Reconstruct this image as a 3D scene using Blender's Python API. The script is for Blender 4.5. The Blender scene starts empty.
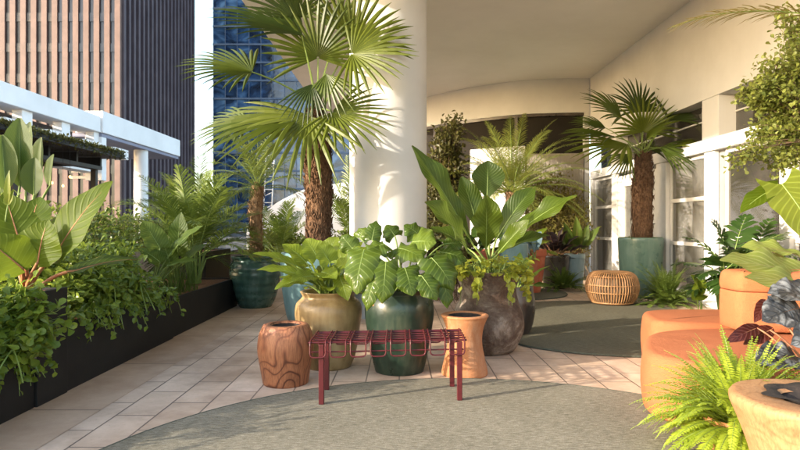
import bpy, bmesh, math, random
import numpy as np
from mathutils import Vector, Matrix, noise as mnoise

R = math.radians
rnd = random.Random(11)
rs = np.random.RandomState(5)
scene = bpy.context.scene
COL = scene.collection

# ------------------------------------------------------------------ camera
cam_d = bpy.data.cameras.new('camera')
cam_d.lens = 26.0
cam_d.sensor_width = 36.0
cam_d.clip_start = 0.05
cam_d.clip_end = 3000
cam = bpy.data.objects.new('camera', cam_d)
COL.objects.link(cam)
cam.location = (0, 0, 1.2)
cam.rotation_euler = (R(90), 0, 0)
scene.camera = cam
cam_d.dof.use_dof = True
cam_d.dof.focus_distance = 4.6
cam_d.dof.aperture_fstop = 4.5

# ------------------------------------------------------------------ light
SUN_AZ = Vector((0.90, 0.436, 0)).normalized()      # the way the light travels over the ground
SUN_EL = R(16.0)
world = bpy.data.worlds.new('World')
scene.world = world
world.use_nodes = True
wn = world.node_tree
bg = wn.nodes['Background']
sky = wn.nodes.new('ShaderNodeTexSky')
sky.sky_type = 'NISHITA'
sky.sun_disc = False
sky.sun_elevation = SUN_EL
sky.sun_rotation = math.atan2(-SUN_AZ.x, -SUN_AZ.y)
sky.air_density = 1.0
sky.dust_density = 1.8
sky.ozone_density = 0.6
wn.links.new(sky.outputs[0], bg.inputs[0])
bg.inputs[1].default_value = 0.15

sun_d = bpy.data.lights.new('sun', 'SUN')
sun_d.energy = 2.0
sun_d.angle = R(0.6)
sun_d.color = (1.0, 0.90, 0.76)
sun = bpy.data.objects.new('sun', sun_d)
COL.objects.link(sun)
sd = Vector((SUN_AZ.x * math.cos(SUN_EL), SUN_AZ.y * math.cos(SUN_EL), -math.sin(SUN_EL)))
sun.rotation_euler = sd.to_track_quat('-Z', 'Y').to_euler()
sun.location = (-20, -10, 12)

vs = scene.view_settings
vs.view_transform = 'Standard'
vs.look = 'None'
vs.exposure = 2.38
vs.gamma = 1.0
vs.use_curve_mapping = False
scene.cycles.max_bounces = 8
scene.cycles.diffuse_bounces = 5
scene.cycles.transparent_max_bounces = 12
scene.cycles.use_denoising = True

F = 577.8
def P(px, py, Y):
    return Vector(((px - 400) / F * Y, Y, 1.2 - (py - 225) / F * Y))

# ------------------------------------------------------------------ mesh builder
def npv(v):
    return np.array(v, dtype=float)

class MB:
    def __init__(self):
        self.v, self.f, self.m, self.t, self.uv, self.n = [], [], [], [], [], 0
    def add(self, verts, faces, mi=0, tone=0.5, uv=None):
        verts = np.asarray(verts, dtype=float).reshape(-1, 3)
        k = len(verts)
        self.v.append(verts)
        o = self.n
        self.f.extend([tuple(i + o for i in f) for f in faces])
        self.m.extend([mi] * len(faces))
        self.t.append(np.full(k, tone) if np.isscalar(tone) else np.asarray(tone))
        self.uv.append(np.zeros((k, 2)) if uv is None else np.asarray(uv, dtype=float))
        self.n += k
    def build(self, name, mats, parent=None, smooth=False, loc=None):
        if not isinstance(mats, (list, tuple)):
            mats = [mats]
        v = np.concatenate(self.v)
        off = npv(loc) if loc is not None else (npv(world_loc(parent)) if parent else np.zeros(3))
        v = v - off
        me = bpy.data.meshes.new(name)
        me.from_pydata(v.tolist(), [], self.f)
        for mm in mats:
            me.materials.append(mm)
        if len(mats) > 1:
            me.polygons.foreach_set('material_index', np.array(self.m, dtype=np.int32))
        a = me.attributes.new('tone', 'FLOAT', 'POINT')
        a.data.foreach_set('value', np.concatenate(self.t).astype(np.float32))
        uv = np.concatenate(self.uv)
        if np.any(uv):
            li = np.zeros(len(me.loops), dtype=np.int32)
            me.loops.foreach_get('vertex_index', li)
            ul = me.uv_layers.new(name='UVMap')
            ul.data.foreach_set('uv', uv[li].astype(np.float32).ravel())
        if smooth:
            me.polygons.foreach_set('use_smooth', np.ones(len(me.polygons), dtype=bool))
        me.update()
        o = bpy.data.objects.new(name, me)
        COL.objects.link(o)
        if parent:
            o.parent = parent
        if loc is not None and not parent:
            o.location = loc
        return o

def world_loc(o):
    p = Vector((0, 0, 0))
    while o:
        p += o.location
        o = o.parent
    return p

def tag(o, label=None, cat=None, group=None, kind=None):
    if label: o['label'] = label
    if cat: o['category'] = cat
    if group: o['group'] = group
    if kind: o['kind'] = kind
    return o

def thing(name, label, cat, loc, group=None):
    o = bpy.data.objects.new(name, None)
    o.empty_display_size = 0.1
    COL.objects.link(o)
    o.location = loc
    return tag(o, label, cat, group)

def struct(mb, name, mats, smooth=False):
    return tag(mb.build(name, mats, smooth=smooth), kind='structure')

def copy_tree(o, parent=None, loc=None):
    c = o.copy()
    COL.objects.link(c)
    if parent: c.parent = parent
    if loc is not None: c.location = loc
    for ch in list(o.children):
        copy_tree(ch, c)
    return c

BOXF = [(0, 3, 2, 1), (4, 5, 6, 7), (0, 1, 5, 4), (1, 2, 6, 5), (2, 3, 7, 6), (3, 0, 4, 7)]
def box(mb, x0, y0, z0, x1, y1, z1, mi=0, tone=.5):
    mb.add([(x0, y0, z0), (x1, y0, z0), (x1, y1, z0), (x0, y1, z0), (x0, y0, z1), (x1, y0, z1), (x1, y1, z1), (x0, y1, z1)], BOXF, mi, tone)

def bbox(mb, x0, y0, z0, x1, y1, z1, b=.008, mi=0, tone=.5, seg=2):
    bm = bmesh.new()
    vs_ = [bm.verts.new(p) for p in [(x0, y0, z0), (x1, y0, z0), (x1, y1, z0), (x0, y1, z0), (x0, y0, z1), (x1, y0, z1), (x1, y1, z1), (x0, y1, z1)]]
    for f in BOXF:
        bm.faces.new([vs_[i] for i in f])
    bmesh.ops.bevel(bm, geom=bm.edges[:], offset=b, segments=seg, affect='EDGES', profile=.5)
    bm.verts.index_update()
    mb.add([v.co[:] for v in bm.verts], [tuple(v.index for v in f.verts) for f in bm.faces], mi, tone)
    bm.free()

def tube(mb, pts, rad, sides=6, mi=0, tone=.5, cap=True):
    pts = [Vector(p) for p in pts]
    n = len(pts)
    if not hasattr(rad, '__len__'):
        rad = [rad] * n
    vs_, fs = [], []
    up = None
    for i, p in enumerate(pts):
        d = (pts[min(i + 1, n - 1)] - pts[max(i - 1, 0)])
        if d.length < 1e-9: d = Vector((0, 0, 1))
        d.normalize()
        if up is None:
            up = Vector((0, 0, 1)) if abs(d.z) < .9 else Vector((1, 0, 0))
        a = d.cross(up)
        if a.length < 1e-6:
            a = d.orthogonal()
        a.normalize()
        b = a.cross(d).normalized()
        up = b
        for k in range(sides):
            t = 2 * math.pi * k / sides
            vs_.append(p + (a * math.cos(t) + b * math.sin(t)) * rad[i])
    for i in range(n - 1):
        for k in range(sides):
            k2 = (k + 1) % sides
            fs.append((i * sides + k, i * sides + k2, (i + 1) * sides + k2, (i + 1) * sides + k))
    if cap:
        fs.append(tuple(reversed(range(sides))))
        fs.append(tuple((n - 1) * sides + k for k in range(sides)))
    mb.add([v[:] for v in vs_], fs, mi, tone)

def bez(a, b, c, n=8):
    a, b, c = Vector(a), Vector(b), Vector(c)
    return [a * (1 - t) ** 2 + b * 2 * t * (1 - t) + c * t * t for t in [i / (n - 1) for i in range(n)]]

def lathe(mb, c, prof, seg=48, mi=0, jit=0.0, nz=6.0, seed=0, sx=1.0, sy=1.0):
    vs_, fs = [], []
    for (r, z) in prof:
        for k in range(seg):
            t = 2 * math.pi * k / seg
            rr = r
            if jit and r > .01:
                rr = r * (1 + jit * mnoise.noise(Vector((math.cos(t) * r * nz + seed, math.sin(t) * r * nz, z * nz))))
            vs_.append((c[0] + rr * math.cos(t) * sx, c[1] + rr * math.sin(t) * sy, c[2] + z))
    n = len(prof)
    for i in range(n - 1):
        for k in range(seg):
            k2 = (k + 1) % seg
            fs.append((i * seg + k, i * seg + k2, (i + 1) * seg + k2, (i + 1) * seg + k))
    mb.add(vs_, fs, mi)

def spline_prof(pts, n=6):
    """Catmull-Rom through profile points"""
    out = []
    for i in range(len(pts) - 1):
        p0 = npv(pts[max(i - 1, 0)]); p1 = npv(pts[i]); p2 = npv(pts[i + 1]); p3 = npv(pts[min(i + 2, len(pts) - 1)])
        for k in range(n):
            t = k / n
            out.append(tuple(.5 * ((2 * p1) + (-p0 + p2) * t + (2 * p0 - 5 * p1 + 4 * p2 - p3) * t * t + (-p0 + 3 * p1 - 3 * p2 + p3) * t ** 3)))
    out.append(tuple(pts[-1]))
    return out

def closed_spline(pts, n=10):
    out = []
    m = len(pts)
    for i in range(m):
        p0, p1, p2, p3 = [npv(pts[(i + k) % m]) for k in (-1, 0, 1, 2)]
        for k in range(n):
            t = k / n
            out.append(.5 * ((2 * p1) + (-p0 + p2) * t + (2 * p0 - 5 * p1 + 4 * p2 - p3) * t * t + (-p0 + 3 * p1 - 3 * p2 + p3) * t ** 3))
    return np.array(out)

def chaikin(pts, it=3, q=.25):
    pts = [npv(p) for p in pts]
    for _ in range(it):
        o = []
        for i in range(len(pts)):
            a, b = pts[i], pts[(i + 1) % len(pts)]
            o.append(a * (1 - q) + b * q)
            o.append(a * q + b * (1 - q))
        pts = o
    return np.array(pts)

def pillow(mb, outline, z0, z1, r, bulge=0.0, mi=0, rb=.02):
    """solid from a counter-clockwise outline, top edge rounded with radius r"""
    o = np.asarray(outline)
    d = np.roll(o, -1, 0) - np.roll(o, 1, 0)
    d /= np.linalg.norm(d, axis=1)[:, None]
    nrm = np.stack([d[:, 1], -d[:, 0]], 1)
    rings = [(-rb, z0), (0.0, z0 + rb)]
    H = z1 - z0 - rb - r
    for k in range(1, 5):
        rings.append((bulge * math.sin(math.pi * k / 5), z0 + rb + H * k / 5))
    for k in range(0, 6):
        a = k / 5 * math.pi / 2
        rings.append((-r * (1 - math.cos(a)), z1 - r + r * math.sin(a)))
    vs_, fs = [], []
    m = len(o)
    for (off, z) in rings:
        q = o + nrm * off
        vs_ += [(x, y, z) for x, y in q]
    for i in range(len(rings) - 1):
        for k in range(m):
            k2 = (k + 1) % m
            fs.append((i * m + k, i * m + k2, (i + 1) * m + k2, (i + 1) * m + k))
    c = o.mean(0)
    # top as inner rings to the centre
    base = (len(rings) - 1) * m
    q = o + nrm * rings[-1][0]
    prev = base
    for s, dz in ((.66, .5), (.33, .85)):
        st = len(vs_)
        vs_ += [(c[0] + (x - c[0]) * s, c[1] + (y - c[1]) * s, z1 + bulge * dz) for x, y in q]
        for k in range(m):
            k2 = (k + 1) % m
            fs.append((prev + k, prev + k2, st + k2, st + k))
        prev = st
    vs_.append((c[0], c[1], z1 + bulge))
    for k in range(m):
        fs.append((prev + k, prev + (k + 1) % m, len(vs_) - 1))
    fs.append(tuple(reversed(range(m))))
    mb.add(vs_, fs, mi)

# ------------------------------------------------------------------ materials
def mat(name):
    m = bpy.data.materials.new(name)
    m.use_nodes = True
    nt = m.node_tree
    b = nt.nodes['Principled BSDF']
    return m, nt, b

def N(nt, typ, **kw):
    n = nt.nodes.new(typ)
    for k, v in kw.items():
        if k in n.inputs.keys() if isinstance(k, str) else False:
            n.inputs[k].default_value = v
        else:
            setattr(n, k, v)
    return n

def ramp(nt, stops, interp='LINEAR'):
    r = nt.nodes.new('ShaderNodeValToRGB')
    cr = r.color_ramp
    cr.interpolation = interp
    while len(cr.elements) < len(stops):
        cr.elements.new(.5)
    for e, (p, c) in zip(cr.elements, stops):
        e.position = p
        e.color = (*c, 1) if len(c) == 3 else c
    return r

def coords(nt, scale=(1, 1, 1), rot=(0, 0, 0), src='Object'):
    tc = nt.nodes.new('ShaderNodeTexCoord')
    mp = nt.nodes.new('ShaderNodeMapping')
    mp.inputs['Scale'].default_value = scale
    mp.inputs['Rotation'].default_value = rot
    nt.links.new(tc.outputs[src], mp.inputs[0])
    return mp.outputs[0]

def noise(nt, vec, scale, detail=4, rough=.55, dist=0.0):
    n = nt.nodes.new('ShaderNodeTexNoise')
    n.inputs['Scale'].default_value = scale
    n.inputs['Detail'].default_value = detail
    n.inputs['Roughness'].default_value = rough
    n.inputs['Distortion'].default_value = dist
    if vec is not None: nt.links.new(vec, n.inputs['Vector'])
    return n.outputs['Fac']

def mixc(nt, fac, a, b, blend='MIX'):
    m = nt.nodes.new('ShaderNodeMix')
    m.data_type = 'RGBA'
    m.blend_type = blend
    for s, val in ((m.inputs[0], fac), (m.inputs[6], a), (m.inputs[7], b)):
        if hasattr(val, 'is_output') or isinstance(val, bpy.types.NodeSocket):
            nt.links.new(val, s)
        elif isinstance(val, (int, float)):
            s.default_value = val
        else:
            s.default_value = (*val, 1)
    return m.outputs[2]

def mth(nt, op, a, b=None, c=None):
    m = nt.nodes.new('ShaderNodeMath')
    m.operation = op
    for s, val in zip(m.inputs, (a, b, c)):
        if val is None: continue
        if isinstance(val, bpy.types.NodeSocket): nt.links.new(val, s)
        else: s.default_value = val
    return m.outputs[0]

def bump(nt, b, h, strength=.3, dist=.01):
    n = nt.nodes.new('ShaderNodeBump')
    n.inputs['Strength'].default_value = strength
    n.inputs['Distance'].default_value = dist
    nt.links.new(h, n.inputs['Height'])
    nt.links.new(n.outputs[0], b.inputs['Normal'])

def rough_mat(name, c1, c2, scale=6, rough=.7, bs=.15, bscale=None, spec=.3, bd=.01, detail=5):
    m, nt, b = mat(name)
    v = coords(nt)
    f = noise(nt, v, scale, detail, .6)
    r = ramp(nt, [(.3, c1), (.7, c2)])
    nt.links.new(f, r.inputs[0])
    nt.links.new(r.outputs[0], b.inputs['Base Color'])
    b.inputs['Roughness'].default_value = rough
    b.inputs['Specular IOR Level'].default_value = spec
    if bs:
        bump(nt, b, noise(nt, v, bscale or scale * 6, 3), bs, bd)
    return m

def leaf_mat(name, c1, c2, rough=.42, transl=.35, vein=0.0, veinN=16, tcol=None, vcol=None, spec=.45, patch=0.0, pcol=None):
    m, nt, b = mat(name)
    if name not in ('silver_black_leaf', 'maroon_leaf', 'black_purple_leaf', 'blue_grey_leaf', 'white_petal'):
        c1 = (c1[0] * 1.05, c1[1] * .92, c1[2] * .62); c2 = (c2[0] * 1.25, c2[1] * 1.12, c2[2] * .75)
    at = nt.nodes.new('ShaderNodeAttribute')
    at.attribute_name = 'tone'
    col = mixc(nt, at.outputs['Fac'], c1, c2)
    g = noise(nt, coords(nt), 9, 3)
    col = mixc(nt, mth(nt, 'MULTIPLY', g, .5), col, tuple(x * .55 for x in c1))
    if patch:
        pn = noise(nt, coords(nt), 14, 4, .6)
        pr = ramp(nt, [(.55 - patch * .15, (0, 0, 0)), (.62, (1, 1, 1))])
        nt.links.new(pn, pr.inputs[0])
        col = mixc(nt, pr.outputs[0], col, pcol)
    if vein:
        uvn = nt.nodes.new('ShaderNodeUVMap')
        sp = nt.nodes.new('ShaderNodeSeparateXYZ')
        nt.links.new(uvn.outputs[0], sp.inputs[0])
        av = mth(nt, 'ABSOLUTE', sp.outputs[1])
        ph = mth(nt, 'SUBTRACT', mth(nt, 'MULTIPLY', sp.outputs[0], veinN), mth(nt, 'MULTIPLY', av, veinN * .28))
        fr = mth(nt, 'ABSOLUTE', mth(nt, 'SUBTRACT', mth(nt, 'FRACT', ph), .5))
        line = mth(nt, 'SMOOTH_MIN', mth(nt, 'MULTIPLY', fr, 5.0), 1.0, .1)
        mid = mth(nt, 'SMOOTH_MIN', mth(nt, 'MULTIPLY', av, 18.0), 1.0, .1)
        h = mth(nt, 'MULTIPLY', line, mid)
        en = noise(nt, coords(nt), 22, 3, .6)
        ed = mth(nt, 'ADD', mth(nt, 'MAXIMUM', mth(nt, 'SUBTRACT', sp.outputs[0], .02), mth(nt, 'SUBTRACT', av, .03)), mth(nt, 'MULTIPLY', mth(nt, 'SUBTRACT', en, .5), .35))
        er = ramp(nt, [(.98, (0, 0, 0)), (1.0, (.8, .8, .8))])
        nt.links.new(ed, er.inputs[0])
        vf = mth(nt, 'MULTIPLY', mth(nt, 'SUBTRACT', 1.0, h), vein)
        col = mixc(nt, vf, col, vcol or tuple(min(1, x * 2.2 + .04) for x in c2))
        if name not in ('silver_black_leaf', 'maroon_leaf'): col = mixc(nt, er.outputs[0], col, (.16, .10, .035))
        bump(nt, b, h, .35, .006)
    nt.links.new(col, b.inputs['Base Color'])
    b.inputs['Roughness'].default_value = rough
    b.inputs['Specular IOR Level'].default_value = spec * .62
    tr = nt.nodes.new('ShaderNodeBsdfTranslucent')
    tc = mixc(nt, .65, col, tcol or tuple(min(1, x * 1.8 + .02) for x in c2))
    nt.links.new(tc, tr.inputs[0])
    mx = nt.nodes.new('ShaderNodeMixShader')
    mx.inputs[0].default_value = transl
    out = nt.nodes['Material Output']
    nt.links.new(b.outputs[0], mx.inputs[1])
    nt.links.new(tr.outputs[0], mx.inputs[2])
    nt.links.new(mx.outputs[0], out.inputs[0])
    return m

def glaze_mat(name, c1, c2, c3, rough=.22, streak=True, rib=0, chip=None):
    """glazed ceramic: drips down the side, darker where it ran"""
    m, nt, b = mat(name)
    v = coords(nt)
    f1 = noise(nt, coords(nt, (7, 7, 1.1)), 1.6, 5, .6)
    f2 = noise(nt, v, 5, 5, .6)
    r = ramp(nt, [(.28, c1), (.5, c2), (.75, c3)])
    s = mth(nt, 'ADD', mth(nt, 'MULTIPLY', f1, .6), mth(nt, 'MULTIPLY', f2, .4))
    nt.links.new(s, r.inputs[0])
    col = r.outputs[0]
    if chip:
        cn = noise(nt, v, 3.3, 2)
        cr = ramp(nt, [(.68, (0, 0, 0)), (.70, (1, 1, 1))])
        nt.links.new(cn, cr.inputs[0])
        col = mixc(nt, cr.outputs[0], col, chip)
    nt.links.new(col, b.inputs['Base Color'])
    rr = ramp(nt, [(.3, (rough * .7,) * 3), (.7, (rough * 1.7,) * 3)])
    nt.links.new(f2, rr.inputs[0])
    nt.links.new(rr.outputs[0], b.inputs['Roughness'])
    b.inputs['Coat Weight'].default_value = .08
    b.inputs['Specular IOR Level'].default_value = .38
    if rib:
        w = nt.nodes.new('ShaderNodeTexWave')
        w.bands_direction = 'Z'
        w.inputs['Scale'].default_value = rib
        w.inputs['Distortion'].default_value = 2.2
        w.inputs['Detail'].default_value = 2
        nt.links.new(v, w.inputs['Vector'])
        bump(nt, b, w.outputs['Fac'], .5, .012)
    else:
        bump(nt, b, noise(nt, v, 9, 3), .25, .01)
    return m

def wood_mat(name, light, mid, dark, k=34, zs=.5, rough=.45, fig=.8):
    """contour lines of a smooth noise read as figured wood"""
    m, nt, b = mat(name)
    v = coords(nt, (1, 1, zs))
    f = noise(nt, v, 3.1, 1.2, .4, .25)
    s = mth(nt, 'SINE', mth(nt, 'MULTIPLY', f, k * 2.0))
    s = mth(nt, 'MULTIPLY_ADD', s, .5, .5)
    s = mth(nt, 'POWER', s, 4.0)
    big = noise(nt, v, 2.2, 3)
    r = ramp(nt, [(0, light), (.55, mid), (1, dark)])
    nt.links.new(mth(nt, 'MULTIPLY_ADD', s, fig, mth(nt, 'MULTIPLY', mth(nt, 'SUBTRACT', big, .42), .9)), r.inputs[0])
    gr = noise(nt, coords(nt, (26, 26, 2.2)), 3, 5, .7)
    gq = ramp(nt, [(.42, (0, 0, 0)), (.75, (.75, .75, .75))])
    nt.links.new(gr, gq.inputs[0])
    col = mixc(nt, gq.outputs[0], r.outputs[0], dark)
    nt.links.new(col, b.inputs['Base Color'])
    b.inputs['Roughness'].default_value = rough
    b.inputs['Specular IOR Level'].default_value = .3
    bump(nt, b, gr, .4, .006)
    return m

def tile_mat(bw=.52, rh=.255, warm=0.0):
    m, nt, b = mat('stone_tiles')
    tc = nt.nodes.new('ShaderNodeTexCoord')
    sp = nt.nodes.new('ShaderNodeSeparateXYZ')
    nt.links.new(tc.outputs['Object'], sp.inputs[0])
    cb = nt.nodes.new('ShaderNodeCombineXYZ')
    wob = noise(nt, tc.outputs['Object'], 1.6, 2)
    nt.links.new(sp.outputs[1], cb.inputs[0])
    nt.links.new(mth(nt, 'ADD', sp.outputs[0], mth(nt, 'MULTIPLY', wob, .012)), cb.inputs[1])
    def brick(c1, c2, mo, ms=.005):
        br = nt.nodes.new('ShaderNodeTexBrick')
        br.offset = .5
        br.inputs['Scale'].default_value = 1
        br.inputs['Brick Width'].default_value = bw
        br.inputs['Row Height'].default_value = rh
        br.inputs['Mortar Size'].default_value = ms
        br.inputs['Mortar Smooth'].default_value = .3
        br.inputs['Bias'].default_value = 0
        br.inputs['Color1'].default_value = (*c1, 1)
        br.inputs['Color2'].default_value = (*c2, 1)
        br.inputs['Mortar'].default_value = (*mo, 1)
        nt.links.new(cb.outputs[0], br.inputs['Vector'])
        return br
    br = brick((.48, .33, .22), (.72, .54, .395), (.13, .085, .055), .006)
    f = noise(nt, coords(nt), 3.0, 6, .65)
    r = ramp(nt, [(.3, (.40, .275, .185)), (.68, (.74, .565, .42))])
    nt.links.new(f, r.inputs[0])
    col = mixc(nt, .5, br.outputs['Color'], r.outputs[0])
    st = noise(nt, coords(nt), .9, 5, .7)
    sr = ramp(nt, [(.38, (.55, .50, .46)), (.6, (1, 1, 1))])
    nt.links.new(st, sr.inputs[0])
    col = mixc(nt, .8, col, sr.outputs[0], 'MULTIPLY')
    grit = noise(nt, coords(nt), 45, 5, .75)
    gr_ = ramp(nt, [(.58, (0, 0, 0)), (.72, (.55, .55, .55))])
    nt.links.new(grit, gr_.inputs[0])
    col = mixc(nt, gr_.outputs[0], col, (.20, .14, .10))
    mn = ramp(nt, [(.35, (.45, .45, .45)), (.6, (1, 1, 1))])
    nt.links.new(noise(nt, coords(nt), 1.7, 4, .7), mn.inputs[0])
    if warm: col = mixc(nt, .45, col, (.40, .255, .15))
    mort = mth(nt, 'MULTIPLY', br.outputs['Fac'], mn.outputs[0])
    col = mixc(nt, mort, col, (.13, .095, .07))
    nt.links.new(col, b.inputs['Base Color'])
    b.inputs['Roughness'].default_value = .62
    b.inputs['Specular IOR Level'].default_value = .35
    h = mth(nt, 'ADD', mth(nt, 'MULTIPLY', mth(nt, 'SUBTRACT', 1.0, br.outputs['Fac']), 1.0), mth(nt, 'MULTIPLY', noise(nt, coords(nt), 26, 5, .7), .35))
    bump(nt, b, h, .55, .006)
    return m

def rug_mat(name, c1, c2, c3, rot=0.0):
    m, nt, b = mat(name)
    f = noise(nt, coords(nt, (18, 95, 1), (0, 0, rot)), 1.0, 4, .75)
    f2 = noise(nt, coords(nt), 160, 2, .6)
    big = noise(nt, coords(nt), 1.3, 3)
    s = mth(nt, 'ADD', mth(nt, 'MULTIPLY', f, .6), mth(nt, 'ADD', mth(nt, 'MULTIPLY', f2, .25), mth(nt, 'MULTIPLY', big, .15)))
    r = ramp(nt, [(.38, c1), (.5, c2), (.62, c3)])
    nt.links.new(s, r.inputs[0])
    nt.links.new(r.outputs[0], b.inputs['Base Color'])
    b.inputs['Roughness'].default_value = .95
    b.inputs['Specular IOR Level'].default_value = .1
    w = nt.nodes.new('ShaderNodeTexWave')
    w.bands_direction = 'Y'
    w.inputs['Scale'].default_value = 34
    w.inputs['Distortion'].default_value = .4
    nt.links.new(coords(nt, (1, 1, 1), (0, 0, rot)), w.inputs['Vector'])
    bump(nt, b, mth(nt, 'ADD', w.outputs['Fac'], mth(nt, 'MULTIPLY', f2, 1.2)), .8, .006)
    return m

def glass_mat(name, tint=(.8, .82, .8), refl=.16, rough=.02, haze=.12):
    m, nt, b = mat(name)
    out = nt.nodes['Material Output']
    tr = nt.nodes.new('ShaderNodeBsdfTransparent')
    tr.inputs[0].default_value = (*tint, 1)
    gl = nt.nodes.new('ShaderNodeBsdfGlossy')
    gl.inputs['Roughness'].default_value = rough
    fr = nt.nodes.new('ShaderNodeFresnel')
    fr.inputs[0].default_value = 1.5
    mx = nt.nodes.new('ShaderNodeMixShader')
    nt.links.new(mth(nt, 'ADD', fr.outputs[0], refl), mx.inputs[0])
    nt.links.new(tr.outputs[0], mx.inputs[1])
    nt.links.new(gl.outputs[0], mx.inputs[2])
    df = nt.nodes.new('ShaderNodeBsdfDiffuse')
    df.inputs[0].default_value = (.55, .52, .47, 1)
    mx2 = nt.nodes.new('ShaderNodeMixShader')
    f = noise(nt, coords(nt, (1, 1, .35)), 1.6, 3, .5)
    r = ramp(nt, [(.3, (haze * .7,) * 3), (.7, (haze * 1.4,) * 3)])  # uneven pale diffuse share that makes the panes hazy
    nt.links.new(f, r.inputs[0])
    nt.links.new(r.outputs[0], mx2.inputs[0])
    nt.links.new(mx.outputs[0], mx2.inputs[1])
    nt.links.new(df.outputs[0], mx2.inputs[2])
    nt.links.new(mx2.outputs[0], out.inputs[0])
    nt.nodes.remove(b)
    return m

def emit_mat(name, c, s):
    m, nt, b = mat(name)
    b.inputs['Base Color'].default_value = (*c, 1)
    b.inputs['Emission Color'].default_value = (*c, 1)
    b.inputs['Emission Strength'].default_value = s
    return m

M = {}
M['tiles'] = tile_mat()
M['border'] = rough_mat('border_stone', (.30, .19, .11), (.47, .32, .205), 4, .6, .2, 40)
M['ground'] = rough_mat('street_asphalt', (.05, .05, .05), (.09, .085, .08), 2, .9, .3, 60)
M['plaster'] = rough_mat('white_plaster', (.455, .445, .43), (.525, .515, .50), 1.2, .8, .12, 70, bd=.003)
M['ceiling'] = rough_mat('ceiling_plaster', (.66, .635, .60), (.74, .715, .68), .8, .85, .08, 50, bd=.003)
M['column'] = rough_mat('column_plaster', (.52, .505, .485), (.59, .575, .555), 1.5, .7, .1, 50, bd=.003)
M['white_frame'] = rough_mat('white_painted_frame', (.48, .465, .445), (.56, .545, .52), 4, .45, .06, 40, bd=.003)
M['concrete'] = rough_mat('white_concrete', (.70, .675, .65), (.80, .775, .75), .5, .8, .15, 8)
M['shade_wall'] = rough_mat('white_wall_in_shade', (.50, .52, .56), (.62, .64, .68), .7, .8, .1, 30)  # white wall with its bluish shade put into the colour
M['black'] = rough_mat('black_fibre_cement', (.007, .007, .0075), (.016, .015, .0145), 3, .55, .15, 60, bd=.003, spec=.22)
M['soil'] = rough_mat('soil', (.03, .02, .012), (.09, .06, .035), 20, .95, .8, 60)
M['bark_mulch'] = rough_mat('bark_mulch', (.12, .05, .025), (.28, .14, .07), 40, .9, .9, 70)
M['rug'] = rug_mat('sage_woven_rug', (.115, .102, .07), (.215, .193, .142), (.35, .315, .24), .12)
M['rug2'] = rug_mat('olive_woven_rug', (.095, .088, .058), (.155, .142, .098), (.235, .215, .155), -.1)
M['rug_edge'] = rough_mat('rug_binding', (.05, .055, .04), (.09, .095, .07), 40, .95, .4, 120)
M['red_metal'] = rough_mat('dark_red_metal', (.050, .0065, .008), (.078, .010, .012), 18, .45, .1, 90, spec=.3, bd=.002)
M['stump'] = wood_mat('figured_wood', (.33, .135, .062), (.27, .098, .045), (.075, .026, .013), 40, .9, .5)
M['stump2'] = wood_mat('honey_wood', (.36, .19, .088), (.28, .135, .058), (.12, .055, .025), 34, 1.6, .62, .38)
M['hollow'] = rough_mat('dark_hollow', (.010, .008, .007), (.035, .025, .02), 20, .8, .5, 60)  # near-black lining for the open tops of stools and table
M['terra'] = rough_mat('terracotta', (.36, .155, .065), (.47, .22, .10), 3, .75, .25, 40, spec=.2)
M['terra_red'] = rough_mat('red_terracotta', (.42, .10, .05), (.52, .15, .075), 3, .75, .2, 40, spec=.2)
M['bronze_pot'] = glaze_mat('ochre_glaze', (.10, .058, .024), (.24, .155, .065), (.38, .28, .14), .34)
M['green_pot'] = glaze_mat('dark_green_glaze', (.006, .012, .008), (.014, .027, .017), (.075, .080, .048), .3, chip=(.45, .17, .07))
M['teal_pot'] = glaze_mat('teal_green_glaze', (.018, .045, .036), (.045, .092, .072), (.10, .16, .125), .2, rib=3.0)
M['blue_pot'] = glaze_mat('blue_green_glaze', (.06, .115, .115), (.095, .165, .165), (.15, .235, .23), .34)
M['jade_pot'] = glaze_mat('jade_glaze', (.045, .085, .065), (.075, .125, .098), (.13, .18, .145), .28)
M['grey_pot'] = glaze_mat('grey_blue_glaze', (.14, .19, .20), (.22, .28, .28), (.32, .37, .36), .4)
M['dark_pot'] = glaze_mat('black_brown_glaze', (.02, .016, .013), (.045, .035, .028), (.09, .07, .055), .3)
def clay_mat(name, c1, c2, stain):
    m, nt, b = mat(name)
    v = coords(nt)
    f = noise(nt, v, 4, 6, .65)
    r_ = ramp(nt, [(.3, c1), (.7, c2)])
    nt.links.new(f, r_.inputs[0])
    st = noise(nt, coords(nt, (9, 9, 2)), 1.0, 6, .7)
    sr = ramp(nt, [(.50, (0, 0, 0)), (.72, (.65, .65, .65))])
    nt.links.new(st, sr.inputs[0])
    col = mixc(nt, sr.outputs[0], r_.outputs[0], stain)
    sp_ = noise(nt, v, 70, 3, .6)
    pr_ = ramp(nt, [(.64, (0, 0, 0)), (.72, (.5, .5, .5))])
    nt.links.new(sp_, pr_.inputs[0])
    col = mixc(nt, pr_.outputs[0], col, tuple(x * .35 for x in c1))
    nt.links.new(col, b.inputs['Base Color'])
    b.inputs['Roughness'].default_value = .82
    b.inputs['Specular IOR Level'].default_value = .2
    w = nt.nodes.new('ShaderNodeTexWave'); w.bands_direction = 'Z'
    w.inputs['Scale'].default_value = 9; w.inputs['Distortion'].default_value = 4
    nt.links.new(v, w.inputs['Vector'])
    bump(nt, b, mth(nt, 'ADD', mth(nt, 'MULTIPLY', w.outputs['Fac'], .12), mth(nt, 'ADD', sp_, f)), .35, .008)
    return m
M['terra'] = clay_mat('terracotta', (.30, .12, .05), (.41, .18, .08), (.45, .28, .17))
M['terra_red'] = clay_mat('red_terracotta', (.32, .075, .038), (.42, .12, .06), (.38, .20, .13))
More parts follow.
